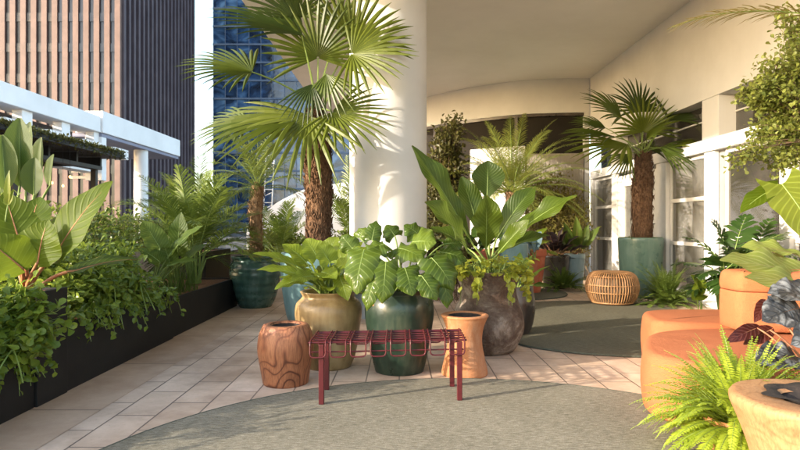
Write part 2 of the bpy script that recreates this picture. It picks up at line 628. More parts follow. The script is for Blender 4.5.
def urn_mat():
    m, nt, b = mat('weathered_stone_urn')
    v = coords(nt)
    f = noise(nt, v, 3.2, 8, .72, .4)
    r = ramp(nt, [(.33, (.055, .034, .024)), (.45, (.125, .082, .058)), (.54, (.19, .14, .10)), (.63, (.36, .29, .22))])
    nt.links.new(f, r.inputs[0])
    nt.links.new(r.outputs[0], b.inputs['Base Color'])
    b.inputs['Roughness'].default_value = .88
    b.inputs['Specular IOR Level'].default_value = .15
    bump(nt, b, mth(nt, 'ADD', f, mth(nt, 'MULTIPLY', noise(nt, v, 24, 6, .7), .8)), 1.0, .05)
    return m
M['urn'] = urn_mat()
M['rattan'] = rough_mat('rattan_cane', (.22, .105, .04), (.36, .19, .08), 14, .5, .1, 80)
def fabric_mat():
    m, nt, b = mat('orange_fabric')
    v = coords(nt)
    f = noise(nt, v, 3, 4)
    f2 = noise(nt, v, 220, 2)
    r = ramp(nt, [(.3, (.29, .092, .038)), (.7, (.36, .125, .054))])
    nt.links.new(mth(nt, 'ADD', mth(nt, 'MULTIPLY', f, .6), mth(nt, 'MULTIPLY', f2, .4)), r.inputs[0])
    nt.links.new(r.outputs[0], b.inputs['Base Color'])
    b.inputs['Roughness'].default_value = .9
    b.inputs['Specular IOR Level'].default_value = .15
    f3 = noise(nt, coords(nt, (1, 1, 2)), 7, 4, .6)
    bump(nt, b, mth(nt, 'ADD', f2, mth(nt, 'ADD', mth(nt, 'MULTIPLY', f, 2), mth(nt, 'MULTIPLY', f3, 3))), .55, .010)
    return m
M['orange'] = fabric_mat()
M['trunk'] = rough_mat('palm_fibre', (.070, .036, .020), (.18, .105, .062), 22, .95, .9, 70, spec=.1, bd=.02)
M['trunk2'] = rough_mat('palm_bark', (.13, .075, .04), (.30, .19, .11), 16, .9, .8, 50, spec=.1, bd=.02)
M['wood_stem'] = rough_mat('woody_stem', (.10, .06, .035), (.22, .15, .09), 12, .85, .4, 50)
M['red_stem'] = rough_mat('reddish_stem', (.22, .07, .03), (.34, .15, .06), 12, .55, .2, 50)
M['green_stem'] = rough_mat('green_stem', (.11, .16, .035), (.19, .25, .06), 12, .5, .1, 50)
M['dark_stem'] = rough_mat('dark_red_stem', (.14, .05, .03), (.30, .16, .08), 12, .5, .1, 50)
# foliage
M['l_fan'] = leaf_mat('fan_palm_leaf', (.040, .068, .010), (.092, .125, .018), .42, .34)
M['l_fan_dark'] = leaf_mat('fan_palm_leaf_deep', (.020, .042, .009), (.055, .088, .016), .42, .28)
M['l_feather'] = leaf_mat('feather_palm_leaf', (.05, .085, .018), (.11, .155, .035), .42, .32)
M['l_areca'] = leaf_mat('areca_leaf', (.045, .088, .018), (.12, .175, .035), .4, .3)
M['l_date'] = leaf_mat('date_palm_leaf', (.12, .17, .045), (.25, .30, .09), .5, .35)
M['l_shrub'] = leaf_mat('glossy_shrub_leaf', (.05, .10, .018), (.20, .28, .05), .32, .3)
M['l_hedge'] = leaf_mat('hedge_leaf', (.034, .068, .015), (.145, .205, .045), .38, .28)
M['l_dark'] = leaf_mat('dark_bush_leaf', (.030, .038, .012), (.085, .085, .030), .45, .25)
M['l_gold'] = leaf_mat('sunny_shrub_leaf', (.060, .095, .022), (.20, .235, .075), .42, .4)
M['l_bamboo'] = leaf_mat('bamboo_leaf', (.09, .095, .032), (.18, .17, .06), .5, .35)
M['l_big'] = leaf_mat('big_philodendron_leaf', (.034, .070, .004), (.084, .130, .008), .5, .42, .12, 9, spec=.22)
M['l_lime'] = leaf_mat('lime_philodendron_leaf', (.060, .108, .012), (.145, .205, .028), .32, .4, .14, 10, spec=.35)
M['l_heart'] = leaf_mat('heart_leaf', (.028, .062, .010), (.085, .135, .024), .27, .32, .16, 8, spec=.38)
M['l_nest'] = leaf_mat('anthurium_leaf', (.022, .048, .007), (.060, .098, .013), .36, .36, .16, 14, spec=.32)
M['l_strel'] = leaf_mat('strelitzia_leaf', (.035, .070, .015), (.075, .125, .030), .48, .35, .15, 26)
M['l_split'] = leaf_mat('split_leaf', (.014, .040, .012), (.050, .100, .026), .3, .25)
M['l_yellow'] = leaf_mat('yellow_green_big_leaf', (.085, .125, .018), (.135, .185, .028), .3, .5, .3, 11)
M['l_wavy'] = leaf_mat('wavy_long_leaf', (.10, .16, .035), (.19, .26, .07), .3, .35, .4, 12, vcol=(.42, .45, .2))
M['l_fern'] = leaf_mat('fern_leaf', (.15, .235, .026), (.32, .42, .065), .5, .42)
M['l_fern2'] = leaf_mat('shade_fern_leaf', (.050, .095, .020), (.115, .175, .040), .5, .35)
M['l_pothos'] = leaf_mat('pothos_leaf', (.14, .19, .025), (.32, .36, .065), .3, .4)
M['l_silver'] = leaf_mat('silver_black_leaf', (.015, .015, .015), (.040, .040, .039), .3, .05, .75, 7, vcol=(.008, .009, .009), patch=.6, pcol=(.16, .165, .165))
M['l_maroon'] = leaf_mat('maroon_leaf', (.045, .010, .008), (.075, .018, .012), .35, .25, .3, 7)
M['l_black'] = leaf_mat('black_purple_leaf', (.010, .007, .008), (.028, .018, .020), .3, .1)
M['l_blue'] = leaf_mat('blue_grey_leaf', (.12, .19, .22), (.20, .28, .31), .35, .2)
M['l_cala'] = leaf_mat('paddle_leaf', (.030, .065, .011), (.080, .125, .022), .42, .35, .2, 12, spec=.3)
M['l_moss'] = leaf_mat('moss', (.03, .042, .012), (.075, .085, .025), .8, .15)
M['petal'] = leaf_mat('white_petal', (.72, .74, .66), (.82, .83, .76), .5, .3)

# ------------------------------------------------------------------ foliage builders
def ortho(d, n):
    d = Vector(d).normalized()
    n = Vector(n)
    n = n - d * n.dot(d)
    if n.length < 1e-5: n = d.orthogonal()
    return d, n.normalized()

def o_ovate(u): return max(.02, math.sin(math.pi * u ** .72)) ** .8
def o_heart(u): return ((1 - u ** 1.7) * (.62 + 1.05 * u)) / .86 + .004
def o_lance(u): return max(.045, math.sin(math.pi * u ** 1.35)) ** .85
def o_paddle(u): return max(.03, math.sin(math.pi * min(1, u ** .95))) ** .6

def blade(mb, base, d, n, L, W, outline, bend=.6, fold=.25, wave=.0, back=0.0, nu=16, nv=4, tone=.5, mi=0, freq=3.0, mid=None, ridge=.008, curl=0.0):
    d, n = ortho(d, n)
    s = d.cross(n).normalized()
    c = Vector(base)
    vs_, uv, fs = [], [], []
    ph1, ph2 = rnd.uniform(0, 6), rnd.uniform(0, 6)
    midp = []
    for i in range(nu + 1):
        u = i / nu
        wl = outline(u) * W / 2
        wj = {k: 1 + (wave * 1.6 + .03) * mnoise.noise(Vector((u * 4.5 + ph1, k * 9.1, ph2))) for k in (-1, 0, 1)}
        midp.append(c - n * .002)
        for j in range(-nv, nv + 1):
            v = j / nv
            av = abs(v)
            w = wl * wj[(j > 0) - (j < 0)]
            ang = fold - curl * av
            p = c + s * (w * v * math.cos(ang)) + n * (w * av * math.sin(ang))
            if wave:
                ph = ph1 if v > 0 else ph2
                amp = wave * W * av ** 1.7 * min(1, outline(u) * 1.2)
                p += n * (math.sin(u * freq * 6.283 + ph) * amp) + s * (math.sin(u * freq * 9.1 + ph2) * amp * .35 * v)
            if back:
                p -= d * (back * L * av ** 1.6 * (1 - u) ** 2.2)
            vs_.append(p[:])
            uv.append((u, v))
        step = bend / nu * (.5 + u)
        rot = Matrix.Rotation(-step, 3, s)
        c = c + d * (L / nu)
        d = (rot @ d).normalized()
        n = (rot @ n).normalized()
    m = 2 * nv + 1
    for i in range(nu):
        for j in range(m - 1):
            fs.append((i * m + j, (i + 1) * m + j, (i + 1) * m + j + 1, i * m + j + 1))
    mb.add(vs_, fs, mi, tone, uv)
    if mid is not None:
        tube(mb, midp, [ridge * (1 - .85 * i / nu) for i in range(nu + 1)], 5, mid, .7, cap=False)

def big_leaf(parent, lm, sm, root, base, tip, W, outline=o_ovate, up=(0, -.35, 1), bend=.5, fold=.22, wave=.03, back=0.0, tone=None, nu=16, nv=4, freq=3, sag=.25, stem_r=.011, label=None, curl=0.0):
    """one leaf of a large-leaved plant: petiole, midrib and blade, a part of its own"""
    mb = MB()
    root, base, tip = Vector(root), Vector(base), Vector(tip)
    d = tip - base
    L = d.length * 1.06
    dn, n = ortho(d, up)
    # start a bit above the chord so that the bent blade ends near the tip
    s = dn.cross(n)
    d0 = Matrix.Rotation(bend * .45, 3, s) @ dn
    ctrl = root * .45 + base * .55 + Vector((0, 0, .35 * max(0, (base - root).length) * sag * 2)) - dn * L * .08
    pts = bez(root, ctrl, base, 9)
    tube(mb, pts, [stem_r * (1.25 - .5 * i / 8) for i in range(9)], 6, 1, .5)
    blade(mb, base, d0, Matrix.Rotation(bend * .45, 3, s) @ n, L, W, outline, bend, fold, wave, back, nu, nv, rnd.random() if tone is None else tone, 0, freq, 1, stem_r * .62, curl)
    o = mb.build('leaf', [lm, sm], parent, smooth=True)
    if label: o['label'] = label
    return o

def rosette(parent, lm, sm, c, n, rlen, lL, lW, el=(20, 70), outline=o_ovate, stem=.25, bend=.6, fold=.2, wave=.03, back=0, az0=0, azr=360, sr=.008, nu=12, nv=3, freq=3, sag=.25):
    for i in range(n):
        az = R(az0 + (i * 137.5) % azr + rnd.uniform(-12, 12))
        e = R(el[0] + (el[1] - el[0]) * ((i + .5) / n) + rnd.uniform(-6, 6))
        h = Vector((math.cos(az), math.sin(az), 0))
        root = Vector(c) + h * rnd.uniform(.01, .05)
        st = stem * rnd.uniform(.8, 1.2)
        base = root + (h * math.cos(e) + Vector((0, 0, 1)) * math.sin(e)) * st
        e2 = e - R(rnd.uniform(5, 35))
        L = lL * rnd.uniform(.75, 1.15)
        tip = base + (h * math.cos(e2) + Vector((0, 0, 1)) * math.sin(e2)) * L
        up = Vector((0, 0, 1)) - h * .25 + Vector((rnd.uniform(-.3, .3), rnd.uniform(-.4, .1), 0))
        big_leaf(parent, lm, sm, root, base, tip, lW * rnd.uniform(.8, 1.15), outline, up, bend * rnd.uniform(.7, 1.3), fold, wave, back, None, nu, nv, freq, sag, sr)

def fan_leaf(parent, lm, sm, root, hub, d, n, Rr, spread=250, nseg=38, droop=.25, cup=.12, tone=None, stem_r=.011):
    mb = MB()
    root, hub = Vector(root), Vector(hub)
    d, n = ortho(d, n)
    s = d.cross(n)
    pts = bez(root, (root + hub) / 2 + Vector((0, 0, .10 * (hub - root).length)), hub, 8)
    tube(mb, pts, [stem_r * (1.3 - .5 * i / 7) for i in range(8)], 5, 1, .5)
    tn = rnd.random() if tone is None else tone
    A = R(spread)
    nseg = max(12, int(nseg * spread / 250))
    da = A / nseg
    st = [0.02, .20, .34, .50, .66, .84, 1.0]
    for k in range(nseg):
        a = -A / 2 + (k + .5) * da
        q = abs(a) / (R(150))
        L = Rr * (1 - .28 * q ** 1.6) * rnd.uniform(.93, 1.04)
        dr = droop * rnd.uniform(.6, 1.5)
        dd = (d * math.cos(a) + s * math.sin(a)).normalized()
        pp = (s * math.cos(a) - d * math.sin(a)).normalized()
        vs_, fs = [], []
        side = rnd.uniform(-.04, .04)
        for t in st:
            c = hub + dd * (L * t) + n * (L * cup * math.sin(t * math.pi * .6)) + pp * (side * L * t * t)
            c += Vector((0, 0, -1)) * (L * dr * max(0, t - .3) ** 2 * 1.3)
            hw0 = L * .34 * math.tan(da / 2)
            if t <= .34: hw = L * t * math.tan(da / 2) * 1.02 + .002
            else: hw = hw0 * (1 + .12 * math.sin((t - .34) / .3 * 1.57) if t < .64 else 1.12 * (1 - ((t - .64) / .36) ** 1.3 * .93))
            up = n * hw * .55
            vs_ += [(c - pp * hw)[:], (c + up)[:], (c + pp * hw)[:]]
        for i in range(len(st) - 1):
            fs += [(3 * i, 3 * i + 1, 3 * i + 4, 3 * i + 3), (3 * i + 1, 3 * i + 2, 3 * i + 5, 3 * i + 4)]
        mb.add(vs_, fs, 0, min(1, max(0, tn + rnd.uniform(-.25, .25))))
    return mb.build('frond', [lm, sm], parent)

def frond_geo(mb, root, d, L, droop, nl, ll, lw, ang=50, vee=25, mi=0, smi=1, tone=None, up=None, bare=.12, hang=.3, rr=.008, prof=None, nst=18, jit=8, bend_end=0.6):
    """pinnate frond: arching rachis with leaflets along both sides"""
    root = Vector(root)
    d = Vector(d).normalized()
    pts = []
    c = root.copy()
    dd = d.copy()
    for i in range(nst + 1):
        pts.append(c.copy())
        c = c + dd * (L / nst)
        dd = (dd + Vector((0, 0, -1)) * (droop / nst) * (.5 + 1.2 * i / nst)).normalized()
    tube(mb, pts, [rr * (1 - .8 * i / nst) for i in range(nst + 1)], 4, smi, .6, cap=False)
    tn = rnd.random() if tone is None else tone
    for k in range(nl):
        t = bare + (1 - bare) * (k + .5) / nl
        x = t * nst
        i = min(nst - 1, int(x))
        p = pts[i].lerp(pts[i + 1], x - i)
        tg = (pts[i + 1] - pts[i]).normalized()
        sd_ = tg.cross(Vector((0, 0, 1)))
        if up is not None: sd_ = tg.cross(Vector(up))
        if sd_.length < .05: sd_ = tg.orthogonal()
        sd_.normalize()
        nn = sd_.cross(tg).normalized()
        u = (t - bare) / (1 - bare)
        lf = prof(u) if prof else (math.sin(math.pi * min(1, .12 + .86 * u)) ** .6)
        a = R(ang * (1.25 - .6 * u))
        for sg in (-1, 1):
            aj = a + R(rnd.uniform(-jit, jit))
            ld = tg * math.cos(aj) + sd_ * sg * math.sin(aj) + nn * math.sin(R(vee + rnd.uniform(-jit, jit)))
            ld.normalize()
            l = ll * lf * rnd.uniform(.88, 1.08)
            w = lw * (.5 + .5 * lf)
            wd = ld.cross(nn).normalized() * (w / 2)
            q0 = p
            q1 = p + ld * l * .4 - Vector((0, 0, hang * l * .10))
            q2 = p + ld * l * .75 - Vector((0, 0, hang * l * .38))
            q3 = p + ld * l - Vector((0, 0, hang * l * .8))
            f = nn * w * .25
            mb.add([(q0 - wd * .5)[:], (q0 + wd * .5)[:], (q1 - wd)[:], (q1 + f * 0 + wd)[:], (q2 - wd * .75)[:], (q2 + wd * .75)[:], q3[:]],
                   [(0, 1, 3, 2), (2, 3, 5, 4), (4, 5, 6)], mi, min(1, max(0, tn + rnd.uniform(-.2, .2))))

# small leaf templates (x along, y across, z up), unit length and width
T6 = (np.array([(0, 0, 0), (.32, -.5, .10), (.36, 0, 0), (.32, .5, .10), (.72, -.38, .02), (.76, 0, -.06), (.72, .38, .02), (1, 0, -.16)]),
      [(0, 1, 2), (0, 2, 3), (1, 4, 5, 2), (2, 5, 6, 3), (4, 7, 5), (5, 7, 6)])
TOB = (np.array([(0, 0, 0), (.3, -.2, .04), (.3, 0, 0), (.3, .2, .04), (.7, -.5, .06), (.72, 0, 0), (.7, .5, .06), (.93, -.3, -.02), (.95, .3, -.02), (1, 0, -.05)]),
       [(0, 1, 2), (0, 2, 3), (1, 4, 5, 2), (2, 5, 6, 3), (4, 7, 9, 5), (5, 9, 8, 6)])
T4 = (np.array([(0, 0, 0), (.45, -.5, .08), (.5, 0, -.02), (.45, .5, .08), (1, 0, -.12)]),
      [(0, 1, 2), (0, 2, 3), (1, 4, 2), (2, 4, 3)])

def add_leaves(mb, Pn, D, Nn, L, W, tmpl=T6, mi=0, tone=None):
    Pn, D, Nn = [np.asarray(a, dtype=float) for a in (Pn, D, Nn)]
    D = D / (np.linalg.norm(D, axis=1)[:, None] + 1e-9)
    Nn = Nn - D * (Nn * D).sum(1)[:, None]
    Nn = Nn / (np.linalg.norm(Nn, axis=1)[:, None] + 1e-9)
    S = np.cross(Nn, D)
    tv, tf = tmpl
    k = len(tv)
    v = Pn[:, None, :] + D[:, None, :] * (tv[None, :, 0:1] * L[:, None, None]) + S[:, None, :] * (tv[None, :, 1:2] * W[:, None, None]) + Nn[:, None, :] * (tv[None, :, 2:3] * L[:, None, None])
    n = len(Pn)
    faces = []
    for i in range(n):
        o = i * k
        for f in tf:
            faces.append(tuple(a + o for a in f))
    tn = rs.rand(n) if tone is None else tone
    mb.add(v.reshape(-1, 3), faces, mi, np.repeat(tn, k))

def shrub_geo(leafmb, stemmb, base, blobs, leafL, leafW, per=26, tmpl=T6, spread_base=.06, droop=0.0, t0=.4, upw=.8, jit=.04, stem_r=.006, lvar=.3, flat=0.0):
    """stems from the base out to points in the crown blobs, leaves along the outer part"""
    base = npv(base)
    for (c, rad, ns) in blobs:
        c, rad = npv(c), npv(rad)
        for _ in range(ns):
            g = rs.normal(size=3)
            g /= np.linalg.norm(g)
            tgt = c + g * rad * rs.rand() ** .38
            b0 = base + np.array([rs.normal() * spread_base, rs.normal() * spread_base, 0])
            mid = (b0 + tgt) / 2 + np.array([rs.normal() * .05, rs.normal() * .05, .18 * np.linalg.norm(tgt - b0) * (1 + droop)])
            ts = np.linspace(0, 1, 7)[:, None]
            path = b0 * (1 - ts) ** 2 + mid * 2 * ts * (1 - ts) + tgt * ts * ts
            if stemmb is not None:
                tube(stemmb, [tuple(p) for p in path], [stem_r * (1 - .12 * i) for i in range(7)], 3, 0, .5, cap=False)
            t = t0 + (1 - t0) * rs.rand(per) ** .75
            t = t[:, None]
            pp = b0 * (1 - t) ** 2 + mid * 2 * t * (1 - t) + tgt * t * t + rs.normal(size=(per, 3)) * jit
            tg = 2 * (1 - t) * (mid - b0) + 2 * t * (tgt - mid)
            tg /= np.linalg.norm(tg, axis=1)[:, None] + 1e-9
            D = tg * .5 + rs.normal(size=(per, 3)) * .75 + g * .25
            D[:, 2] -= droop * .6
            Nn = rs.normal(size=(per, 3)) * .5 + np.array([0, -.15, upw]) + g * .35
            L = leafL * (1 + (rs.rand(per) - .5) * 2 * lvar)
            tone = np.clip(rs.rand(per) * .7 + .3 * rs.rand(), 0, 1)
            add_leaves(leafmb, pp, D, Nn, L, L * (leafW / leafL), tmpl, 0, tone)

def shrub(name, label, cat, base, blobs, leafL, leafW, lm, sm=None, group=None, **kw):
    t = thing(name, label, cat, base, group)
    a, b = MB(), MB()
    shrub_geo(a, b, base, blobs, leafL, leafW, **kw)
    a.build('foliage', lm, t)
    b.build('stems', sm or M['wood_stem'], t)
    return t

def vine_geo(leafmb, stemmb, start, out, drop, L=.05, n=14):
    """a shoot that comes over the edge and hangs"""
    s = Vector(start)
    p1 = s + Vector(out) + Vector((0, 0, .05))
    p2 = s + Vector(out) * 1.35 + Vector((rnd.uniform(-.05, .05), rnd.uniform(-.03, .03), -drop))
    pts = bez(s, p1, p2, 9)
    tube(stemmb, pts, .0025, 3, 0, .5, cap=False)
    k = n
    t = rs.rand(k)
    Pn = np.array([npv(s) * (1 - a) ** 2 + npv(p1) * 2 * a * (1 - a) + npv(p2) * a * a for a in t])
    D = rs.normal(size=(k, 3)) * .6 + npv(out) * 2 + np.array([0, -.25, -.5])
    Nn = rs.normal(size=(k, 3)) * .4 + np.array([0, -.6, .7])
    l = L * (.7 + .6 * rs.rand(k))
    add_leaves(leafmb, Pn, D, Nn, l, l * .75, T6)

def fern(name, label, base, n, L, lm, ll=.075, lw=.016, el=(10, 80), group=None, azr=(0, 360)):
    t = thing(name, label, 'fern', base, group)
    mb = MB()
    for i in range(n):
        az = R(azr[0] + ((i * 137.5) % 360) / 360 * (azr[1] - azr[0]) + rnd.uniform(-8, 8))
        e = R(el[0] + (el[1] - el[0]) * rnd.random())
        d = Vector((math.cos(az) * math.cos(e), math.sin(az) * math.cos(e), math.sin(e)))
        frond_geo(mb, Vector(base) + Vector((d.x * .05, d.y * .05, 0)), d, L * rnd.uniform(.7, 1.15), rnd.uniform(.6, 1.9), 30, ll, lw, 76, 6, 0, 1, None, None, .10, .25, .0035, lambda u: (1 - u) ** .55 * min(1, .35 + u * 4), 12, 10)
    mb.build('fronds', [lm, M['green_stem']], t)
    return t

def fibre_trunk(mb, path, rad, k=700, L=.07, mi=0):
    """hairy palm trunk: swollen tube with old leaf bases and fibres"""
    pts = [Vector(p) for p in path]
    n = len(pts)
    tube(mb, pts, rad, 18, mi, .5)
    Pn, D, Nn = [], [], []
    for _ in range(k):
        t = rnd.random() * (n - 1)
        i = min(n - 2, int(t))
        c = pts[i].lerp(pts[i + 1], t - i)
        r = rad[i] + (rad[i + 1] - rad[i]) * (t - i)
        a = rnd.random() * 6.283
        o = Vector((math.cos(a), math.sin(a), 0))
        Pn.append((c + o * (r * .96))[:])
        up = 1 if rnd.random() < .65 else -1
        D.append((o * rnd.uniform(.15, .6) + Vector((rnd.uniform(-.35, .35), rnd.uniform(-.35, .35), up)))[:])
        Nn.append(o[:])
    l = np.array([L * rnd.uniform(.5, 1.5) for _ in range(k)])
    add_leaves(mb, Pn, D, Nn, l, l * .28, T4, mi)

def pot(name, label, cat, c, prof, m, soil_z, soil_r, group=None, seg=56, jit=0, soil='soil', lip=None, n=6, sx=1.0, seed=0):
    """thrown pot: outer wall, lip and inner wall, with its soil"""
    t = thing(name, label, cat, c, group)
    pr = spline_prof(prof, n)
    r, z = pr[-1]
    pr += [(r - .012, z + .006), (r - .028, z), (max(.02, soil_r), soil_z - .02)]
    mb = MB()
    lathe(mb, c, [(0.001, 0.0), (prof[0][0] * .96, 0.0)] + pr, seg, 0, jit, seed=seed, sx=sx)
    mb.build('body', m, t, smooth=True)
    s = MB()
    lathe(s, (c[0], c[1], c[2]), [(soil_r + .015, soil_z - .01), (soil_r * .6, soil_z + .012), (.001, soil_z + .02)], 28, 0, .15, seed=3)
    s.build('soil', M[soil], t)
    return t

# =================================================================== SETTING
mb = MB()
mb.add([(-400, -200, -.35), (400, -200, -.35), (400, 900, -.35), (-400, 900, -.35)], [(0, 1, 2, 3)])
struct(mb, 'ground', M['ground'])
mb = MB()
box(mb, -9, -6, -.33, 9.5, 24, -.004)
struct(mb, 'terrace_base', M['border'])
mb = MB()
mb.add([(-1.94, -6, 0), (4.5, -6, 0), (4.5, 16.5, 0), (-1.94, 16.5, 0)], [(0, 1, 2, 3)])
struct(mb, 'terrace_paving', M['tiles'])
mb = MB()
mb.add([(-2.5, -6, 0), (-1.945, -6, 0), (-1.945, 16.5, 0), (-2.5, 16.5, 0)], [(0, 1, 2, 3)])
M['border_slabs'] = tile_mat(1.25, .9, .10)
struct(mb, 'paving_border', M['border_slabs'])

# ceiling slab with its open edge towards the planters
CZ = 4.68
mb = MB()
edge = [(-2.45, 4.3), (-2.45, 22), (8.5, 22), (8.5, 3.7), (4.5, 3.7), (1.5, 3.75), (-.8, 4.0)]
n = len(edge)
mb.add([(x, y, CZ) for x, y in edge] + [(x, y, CZ + .32) for x, y in edge],
       [tuple(range(n)), tuple(reversed(range(n, 2 * n)))] + [(i, i + n, (i + 1) % n + n, (i + 1) % n) for i in range(n)])
struct(mb, 'ceiling', M['ceiling'])

# round column
t = thing('column', 'thick round white plaster column rising to the ceiling behind the potted philodendrons', 'column', (-.16, 7.8, 0))
mb = MB()
lathe(mb, (-.16, 7.8, 0), [(.52, 0), (.52, CZ)], 96)
mb.build('shaft', M['column'], t, smooth=True)

# ---------------------------------------------------------------- glazed wall on the right
WX = 4.5
M['glass'] = glass_mat('window_glass', (.90, .91, .89), .08, .03, .10)
M['glass_dark'] = glass_mat('clerestory_glass', (.62, .60, .56), .10, .04, .035)
M['curtain'] = rough_mat('grey_curtain', (.50, .49, .47), (.60, .58, .55), 2.2, .9, .2, 30)
M['interior'] = rough_mat('interior_brown', (.10, .075, .055), (.17, .13, .10), 2, .8, .1)
M['blind'] = rough_mat('interior_blind', (.22, .17, .13), (.34, .28, .22), 1.5, .8, .2, 20)
M['grey_jamb'] = rough_mat('grey_blue_frame', (.20, .20, .205), (.27, .27, .27), 3, .5, .05)
gw = thing('glazed_wall', 'long white framed glass wall with clerestory along the right side of the terrace', 'wall', (WX, 8, 0))
mb = MB(); box(mb, WX, 2.0, 3.05, WX + .3, 13.66, CZ - .002)
mb.build('upper_wall', M['plaster'], gw)
mb = MB(); bbox(mb, WX - .03, 2.0, 2.27, WX + .28, 13.66, 2.36, .006); bbox(mb, WX - .005, 2.0, 2.363, WX + .28, 13.66, 2.46, .006)
mb.build('beam', M['white_frame'], gw)
mb = MB(); bbox(mb, WX - .02, 2.0, 0.0, WX + .2, 13.66, .10, .006)
mb.build('sill', M['white_frame'], gw)
for (y0, y1) in ((8.17, 8.62), (12.05, 12.35), (4.6, 5.0)):
    mb = MB(); bbox(mb, WX + .004, y0, 2.463, WX + .26, y1, 3.048, .006)
    mb.build('pier', M['plaster'], gw)
for (y0, y1) in ((2.0, 4.597), (5.003, 8.167), (8.623, 12.047), (12.353, 13.66)):
    mb = MB(); box(mb, WX + .25, y0, 2.463, WX + .262, y1, 3.048)
    o = mb.build('clerestory_pane', M['glass_dark'], gw)
    mb = MB(); box(mb, WX + .235, y0, 2.463, WX + .275, y1, 2.50); box(mb, WX + .235, y0, 2.80, WX + .275, y1, 2.82)
    mb.build('frame', M['white_frame'], o)
for (y0, y1) in ((8.28, 8.56), (6.68, 6.86), (9.78, 10.16), (12.02, 12.30), (5.0, 5.14), (13.5, 13.655)):
    mb = MB(); bbox(mb, WX + .002, y0, .103, WX + .075, y1, 2.267, .006)
    mb.build('post', M['white_frame'], gw)
mb = MB(); box(mb, WX + .08, 8.10, .103, WX + .20, 8.30, 2.267)
mb.build('door_jamb', M['grey_jamb'], gw)
def window(y0, y1, rails, stile=.05, gm='glass'):
    mb = MB()
    x0, x1 = WX + .06, WX + .12
    z0, z1 = .103, 2.267
    bbox(mb, x0, y0 + .002, z0, x1, y0 + stile, z1, .004); bbox(mb, x0, y1 - stile, z0, x1, y1 - .002, z1, .004)
    zs = [z0 + .03] + list(rails) + [z1 - .03]
    for z in zs:
        bbox(mb, x0 + .003, y0 + stile + .001, z - .03, x1 - .003, y1 - stile - .001, z + .03, .004)
    o = mb.build('window_frame', M['white_frame'], gw)
    mb = MB(); box(mb, x0 + .028, y0 + stile, z0 + .06, x0 + .034, y1 - stile, z1 - .06)
    mb.build('pane', M[gm], o)
window(8.563, 9.777, (.90, 1.60))
window(12.303, 13.497, (.90, 1.60))
window(6.863, 8.097, (1.02,), .03, 'glass_dark')
window(5.143, 6.677, (1.02,), .03, 'glass_dark')
window(2.2, 4.997, (1.02,), .03, 'glass_dark')
# white door, glazed, left of the potted palm
mb = MB()
x0, x1 = WX + .03, WX + .10
bbox(mb, x0, 10.163, .103, x1, 10.37, 2.2, .005); bbox(mb, x0, 11.72, .103, x1, 12.017, 2.2, .005)
bbox(mb, x0 + .003, 10.371, 1.98, x1 - .003, 11.719, 2.2, .005); bbox(mb, x0 + .003, 10.371, .103, x1 - .003, 11.719, .34, .005)
door = mb.build('door', M['white_frame'], gw)
mb = MB(); box(mb, x0 + .03, 10.37, .34, x0 + .036, 11.72, 1.98)
mb.build('pane', M['glass'], door)
mb = MB(); tube(mb, [(x0 - .05, 10.27, .95), (x0 - .05, 10.27, 1.25)], .012, 8); tube(mb, [(x0 - .05, 10.27, .98), (x0 + .01, 10.27, .98)], .008, 6); tube(mb, [(x0 - .05, 10.27, 1.22), (x0 + .01, 10.27, 1.22)], .008, 6)
mb.build('handle', M['black'], door)
# what stands behind the glass
mb = MB()
for k in range(60):
    y = 8.75 + k * .078
    tube(mb, [(WX + .30 + .02 * math.sin(k * 2.1), y, .02), (WX + .30 + .02 * math.sin(k * 2.1 + .6), y, 2.44)], .048, 6)
mb.build('curtain', M['curtain'], gw)
mb = MB()
for k in range(40):
    z = .5 + k * .065
    box(mb, WX + .9, 4.2, z, WX + .97, 8.7, z + .048)
mb.build('blind', M['blind'], gw)
mb = MB(); box(mb, WX + 2.6, 1.5, 0, WX + 2.7, 14, CZ); box(mb, WX + .3, 1.9, 0, WX + 2.6, 1.98, CZ); box(mb, WX + .3, 13.7, 0, WX + 2.6, 13.8, CZ)
mb.build('inner_wall', M['interior'], gw)

# ---------------------------------------------------------------- curved back wall
def wallcurve(px0, px1, k):
    pts = [(-.5, 17.2), (.73, 15.7), (1.70, 14.7), (2.83, 13.97), (3.7, 13.75), (4.6, 13.68)]
    sp = spline_prof(pts, 8)
    xs = np.array([p[0] for p in sp]); ys = np.array([p[1] for p in sp])
    x = np.linspace(px0, px1, k)
    return [(float(a), float(np.interp(a, xs, ys))) for a in x]
def sheet(mb, pts, z0, z1, off=0.0, thick=.1, ztop=None):
    vs_, fs = [], []
    for (x, y) in pts:
        vs_ += [(x, y - off, z0), (x, y - off, z1), (x, y - off + thick, z0), (x, y - off + thick, z1)]
    for i in range(len(pts) - 1):
        a, b = 4 * i, 4 * i + 4
        fs += [(a, b, b + 1, a + 1), (a + 2, a + 3, b + 3, b + 2), (a + 1, b + 1, b + 3, a + 3), (a, a + 2, b + 2, b)]
    e = 4 * (len(pts) - 1)
    fs += [(0, 1, 3, 2), (e, e + 2, e + 3, e + 1)]
    mb.add(vs_, fs)
M['brown_glass'] = rough_mat('dark_brown_panel', (.014, .012, .010), (.026, .022, .018), .9, .9, .05, 20, spec=.1)
M['siding'] = rough_mat('pale_grey_siding', (.52, .51, .49), (.64, .62, .59), 1.5, .6, .1, 20)
M['grey_panel'] = rough_mat('brown_grey_panel', (.22, .19, .155), (.30, .26, .21), 1.2, .6, .1, 20)
bw = thing('curved_back_wall', 'curved beige wall with dark brown glazed opening at the back of the terrace', 'wall', (2, 14.5, 0))
mb = MB(); sheet(mb, wallcurve(-.5, 4.49, 40), 3.87, CZ - .002, 0, .3)
mb.build('upper_wall', M['plaster'], bw, smooth=False)
mb = MB(); sheet(mb, wallcurve(-.5, 4.37, 30), .002, 3.868, -.12, .1)
